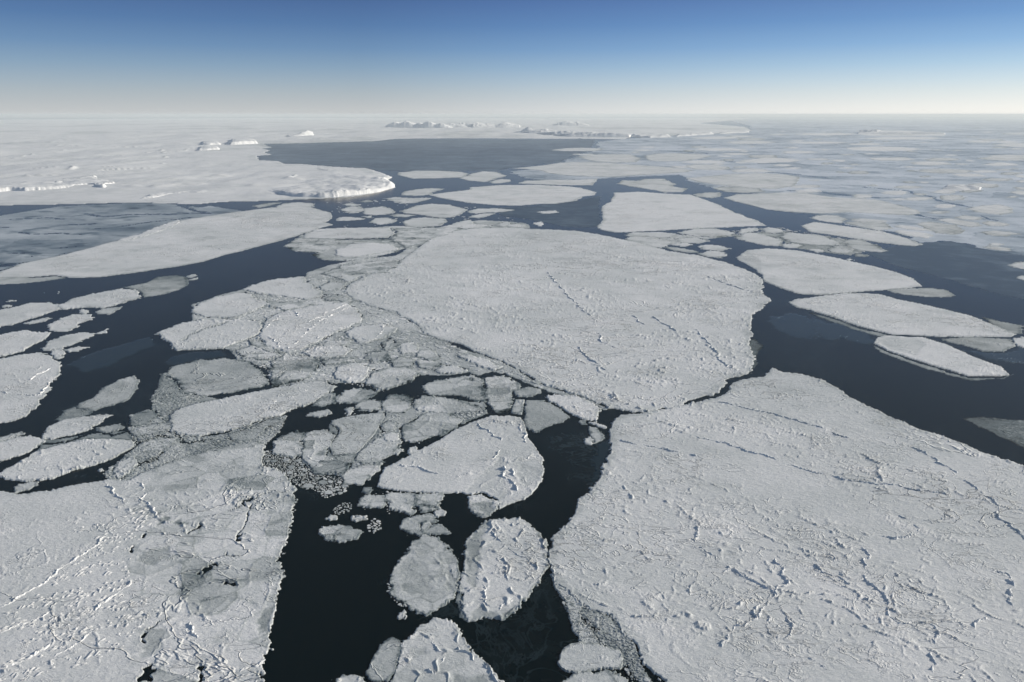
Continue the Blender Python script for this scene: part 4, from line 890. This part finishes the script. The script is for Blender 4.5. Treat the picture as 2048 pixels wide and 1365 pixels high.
for i, (x, y, rx, ry) in enumerate(cent):
    m = rg.randint(8, 12); ph = rg.uniform(0, 6)
    pts = [(x + rx * math.cos(a) * (1 + .18 * math.sin(2 * a + ph) + rg.uniform(-.1, .1)), y + ry * math.sin(a) * (1 + rg.uniform(-.2, .2))) for a in [6.2832 * k / m for k in range(m)]]
    tone = rg.choice((-.15, -.08, .0, .06, .14, .24))
    size = 'small' if rx < 20 else 'medium-sized' if rx < 34 else 'broad'
    look = 'white' if tone < .12 else 'greyish'
    where = ('near the horizon beyond the pair of pale ovals' if y < 310 and x < 1600 else 'near the horizon towards the right edge' if y < 310 else
             'in the far pack above the big pointed far floe' if y < 350 and x < 1600 else 'in the far pack towards the right edge' if y < 375 and x > 1800 else
             'in the far pack above the broad far floe' if y < 395 else 'in the pack between the broad far floe and the right edge')
    lab = '%s %s floe %s' % (size, look, where)
    NF[0] += 1
    make_ice('ice_floe', W(pts), dict(T['F'], tone=tone, jag=1.2), 1000 + NF[0] * 37, label=lab, cat='ice floe', group=lab.replace(' floe ', ' floes ') )

# ------------------------------------------------------------------ snow-covered land, cliffs and hills
def land(name, pts, fn, seed, mat=None, q_j=.004, flat=False, step=1, tone=.03, base=0.0, **tags):
    poly = W(pts)
    xs, ys = poly[:, 0], poly[:, 1]
    r0 = max(0, np.searchsorted(ROWS, ys.min()) - 4); r1 = min(len(ROWS), np.searchsorted(ROWS, ys.max()) + 4)
    D = ROWS[r0:r1:step]
    u = xs / ys; U = np.arange(u.min() - 8 * DU, u.max() + 8 * DU, DU * step)
    X = D[:, None] * U[None, :]; Y = np.repeat(D[:, None], len(U), 1)
    dm = float(ys.mean())
    sd = sdf_poly(X, Y, poly) + q_j * dm * fbm(X / (.03 * dm), Y / (.05 * dm), seed, 5)
    cell = (D * DU * step)[:, None] * np.ones((1, len(U)))
    z, tn = fn(X, Y, sd, cell)
    z = np.where(sd > 0, np.maximum(z, .3), -2.0 + base)
    keep = sd > 0
    cells = keep[:-1, :-1] | keep[1:, :-1] | keep[:-1, 1:] | keep[1:, 1:]
    used = np.zeros(X.shape, bool)
    used[:-1, :-1] |= cells; used[1:, :-1] |= cells; used[:-1, 1:] |= cells; used[1:, 1:] |= cells
    idx = -np.ones(X.shape, np.int64); idx[used] = np.arange(used.sum())
    q4 = np.stack([idx[:-1, :-1][cells], idx[:-1, 1:][cells], idx[1:, 1:][cells], idx[1:, :-1][cells]], 1)
    ox, oy = float(xs.mean()), float(ys.mean())
    me = new_mesh(name, np.stack([X[used] - ox, Y[used] - oy, z[used]], 1), q4, np.clip(tone + tn[used], 0, 1), smooth=not flat)
    o = link(name, me, mat or M_LAND, **tags); o.location = (ox, oy, 0)
    return o

def f_shelf(X, Y, sd, cell):
    z = 1.5 + 26.0 * (fbm(X / 650, Y / 1700, 31, 5) + .3) * sstep(30, 900, sd) + 4 * fbm(X / 110, Y / 260, 32, 4) * sstep(.05, .35, fbm(X / 700, Y / 900, 34, 3)) + 9 * np.exp(-(perlin(X / 700 + .8 * perlin(X / 400, Y / 700, 38), Y / 800, 39) / .03) ** 2) * sstep(0, .3, fbm(X / 300, Y / 500, 40, 3)) * sstep(50, 300, sd)
    return z, .22 * sstep(.0, .4, fbm(X / 1500, Y / 3000, 35, 3)) + np.where(sd < 60, .1, 0)
land('snow_field', '-700,414 0,411 60,409 120,409 250,406 300,407 400,408 450,404 540,401 600,399 650,397 700,394 740,388 770,378 760,360 755,345 732,337 664,334 615,329 566,328 556,323 515,321 513,312 548,310 525,305 541,302 521,298 546,295 525,288 576,288 634,286 745,283 800,278 925,277 1100,278 1150,278 1200,275 1270,273 1340,272 1400,269 1470,266 1505,262 1490,254 1400,247 1500,238 1500,236.5 500,236.5 0,240 -700,237 -1500,236.5',
     f_shelf, 61, step=2, kind='structure')

def cliff_fn(h, wfront, lump=.25, seed=0, back=None, slope=1.0, rear=None):
    def fn(X, Y, sd, cell):
        s = sd + .35 * wfront * perlin(X / (wfront * 1.8), Y / (wfront * 1.8), seed + 3)
        e = np.clip(s / wfront, 0, 1) ** .8
        z = h * e * (1 + lump * fbm(X / (h * 7), Y / (h * 7), seed, 4))
        if rear is not None: z = z * sstep(0, rear[1], dist_line(X, Y, W(rear[0])))
        z = z * (1 - .25 * np.abs(perlin(X / (h * 1.3), Y / (h * 1.3), seed + 5)) * (s < wfront * 2))
        if back is not None: z = z * slope + z * (1 - slope) * np.exp(-np.maximum(sd, 0) / back)
        return z, -.1 + 0 * z
    return fn
def thing_land(name, label, cat, pts, fn, seed, group=None, **k):
    return land(name, pts, fn, seed, label=label, cat=cat, group=group, **k)
CG = 'ice cliffs breaking up the snow plain on the left'
thing_land('glacier_tongue', 'rounded tongue of glacier ice with a bright steep front below the far bay', 'glacier',
 '500,377 515,383 545,388 560,392 600,396 650,396.5 700,393 745,387 780,379 793,376 777,360 785,355 771,349 755,343 730,338 664,336 600,345 530,358', cliff_fn(17, 24, .8, 71, rear=('470,372 515,362 560,349 620,341 664,337 730,338 757,344', 700)), 71)
thing_land('ice_cliff', 'long low wall of ice with blue shadowed notches at the far left edge', 'ice cliff',
 '-80,390 0,387 20,385 48,386 100,383 150,379 178,376 195,380 212,380 218,376 238,373 232,368 205,364 195,356 100,368 0,372 -80,374', cliff_fn(18, 16, .45, 81), 81, CG)
thing_land('ice_cliff', 'thin sunlit step in the snow above the long low wall of ice', 'ice cliff', '74,338 100,340 145,346 160,344 185,340 235,339 233,335 180,334 100,334', cliff_fn(14, 16, .3, 82), 82, CG)
thing_land('ice_cliff', 'bright crumbling cliff at the left corner of the far bay', 'ice cliff', '456,291 480,290 514,288 512,284 490,281 460,284', cliff_fn(34, 30, .4, 83), 83, CG)
thing_land('ice_cliff', 'short bright cliff left of the one at the corner of the far bay', 'ice cliff', '398,292 420,292 442,291 440,286 400,287', cliff_fn(24, 30, .4, 84), 84, CG)
thing_land('ice_cliff', 'lowest short cliff on the snow plain left of the far bay', 'ice cliff', '392,303 415,302.5 440,301 438,297 395,298', cliff_fn(20, 24, .4, 85), 85, CG)
thing_land('ice_cliff', 'broken sunlit edge of snow behind the far left bay', 'ice cliff', '275,400 310,397 345,390 400,389 430,386 428,381 380,384 330,386 300,391', cliff_fn(7, 14, .6, 86), 86, CG)
def peak(cx, h, seed, front=1.0):
    def fn(X, Y, sd, cell):
        z = np.zeros(X.shape)
        for px, py, hh, wx, wy in cx:
            gx, gy = ground(px, py)
            d = np.sqrt(((X - gx) / wx) ** 2 + (np.where(Y < gy, (Y - gy) / (wy * front), (Y - gy) / wy)) ** 2)
            z = np.maximum(z, hh * np.clip(1 - d, 0, 1) ** .85)
        z = z + h * .35 * (fbm(X / 160, Y / 220, seed, 4)) * sstep(0, 200, sd)
        z = z * (1 - .3 * np.abs(perlin(X / 90, Y / 140, seed + 4)))
        return z, 0 * z
    return fn
thing_land('iceberg', 'bright peaked iceberg rising from the snow plain left of centre', 'iceberg', '570,272 585,277 610,277 628,273 625,268 600,266 575,269', peak([(614, 272, 85, 110, 700), (600, 273, 50, 110, 600), (585, 273, 30, 90, 500)], 14, 91), 91)
HG = 'snowy hills along the horizon'
def hills(label, pts, pk, h, seed, tone=.0, front=.03):
    return thing_land('hill', label, 'hill', pts, peak(pk, h, seed, front), seed, HG, tone=tone, flat=True, q_j=.001)
hills('row of low hills with blue shaded sides on the horizon left of centre', '770,257 800,260 870,260 905,258 950,257 950,252 900,249 780,249', [(790, 256, 150, 320, 2500), (812, 256, 170, 300, 2500), (838, 256, 130, 260, 2500), (856, 257, 160, 320, 2500), (880, 257, 120, 260, 2500), (900, 256, 110, 500, 2500), (925, 255, 110, 700, 2500)], 40, 101)
hills('pale sunlit hills on the horizon right of the shaded row', '945,257 1000,258.5 1040,257 1040,251 1000,249 950,250', [(955, 255, 120, 500, 2500), (975, 255, 90, 400, 2500), (1012, 255, 130, 400, 2500), (1025, 255, 90, 500, 2500)], 40, 102, front=.6)
hills('dark pointed headland above the far bay', '1028,266 1045,267 1100,271 1130,274 1165,278 1250,279 1262,273 1250,266 1110,262 1050,262', [(1056, 266, 105, 150, 1400), (1090, 267, 80, 330, 1400), (1075, 268, 55, 400, 1200), (1130, 271.5, 70, 700, 1200), (1175, 274, 70, 700, 1200), (1215, 275, 66, 600, 1200), (1245, 275, 45, 400, 1000)], 14, 103, front=.012)
hills('low dark hills beyond the pointed headland', '1115,253 1170,254 1185,250 1150,248.5 1115,249', [(1135, 252, 130, 500, 4000), (1155, 252, 110, 400, 4000)], 30, 104)
hills('faint blue rise on the horizon towards the right', '1715,269 1740,272 1890,272 1890,266 1760,262 1720,264', [(1752, 268, 75, 250, 1800), (1790, 269, 40, 700, 1500), (1850, 269, 40, 700, 1500)], 12, 105)
BG = 'icebergs along the far shelf'
for k_, (lab, pts_, h_) in enumerate((('sunlit shelf front just right of the pointed headland', '1262,274 1300,276 1342,275 1338,271 1300,270 1265,271', 22), ('middle stretch of the broken white shelf front on the horizon', '1350,274 1390,271.5 1428,269 1424,266 1390,267.5 1352,270', 18), ('right-hand end of the broken white shelf front on the horizon', '1436,268.5 1470,267 1500,265.5 1496,263 1440,264.5', 15))):
    thing_land('ice_cliff', lab, 'ice cliff', pts_, cliff_fn(h_, 50, 1.0, 111 + k_), 111 + k_, CG)
thing_land('iceberg', 'white hummocked bergs stranded in the far pack near the right edge', 'iceberg', '1885,379 1905,383 1930,382 1960,381 1965,373 1930,369 1895,370', peak([(1905, 377, 11, 60, 90), (1918, 376, 13, 50, 90), (1943, 377, 14, 60, 90), (1955, 378, 8, 50, 80)], 3, 112), 112)

# ------------------------------------------------------------------ haze
hz = bpy.data.materials.new('haze'); hz.use_nodes = True
n = hz.node_tree; n.nodes.clear()
pv = n.nodes.new('ShaderNodeVolumePrincipled'); pv.inputs['Color'].default_value = (0.94, 0.985, 0.97, 1); pv.inputs['Density'].default_value = 2.9e-5
pv.inputs['Anisotropy'].default_value = 0.1
o_ = n.nodes.new('ShaderNodeOutputMaterial'); n.links.new(pv.outputs[0], o_.inputs['Volume'])
x0, x1, y0, y1, z0, z1 = -152000, 152000, -2500, 152000, -4.0, 322.0
vs = [(x, y, z) for x in (x0, x1) for y in (y0, y1) for z in (z0, z1)]
me = bpy.data.meshes.new('haze'); me.from_pydata(vs, [], [(0, 1, 3, 2), (4, 6, 7, 5), (0, 4, 5, 1), (2, 3, 7, 6), (0, 2, 6, 4), (1, 5, 7, 3)])
link('haze', me, hz, kind='stuff')
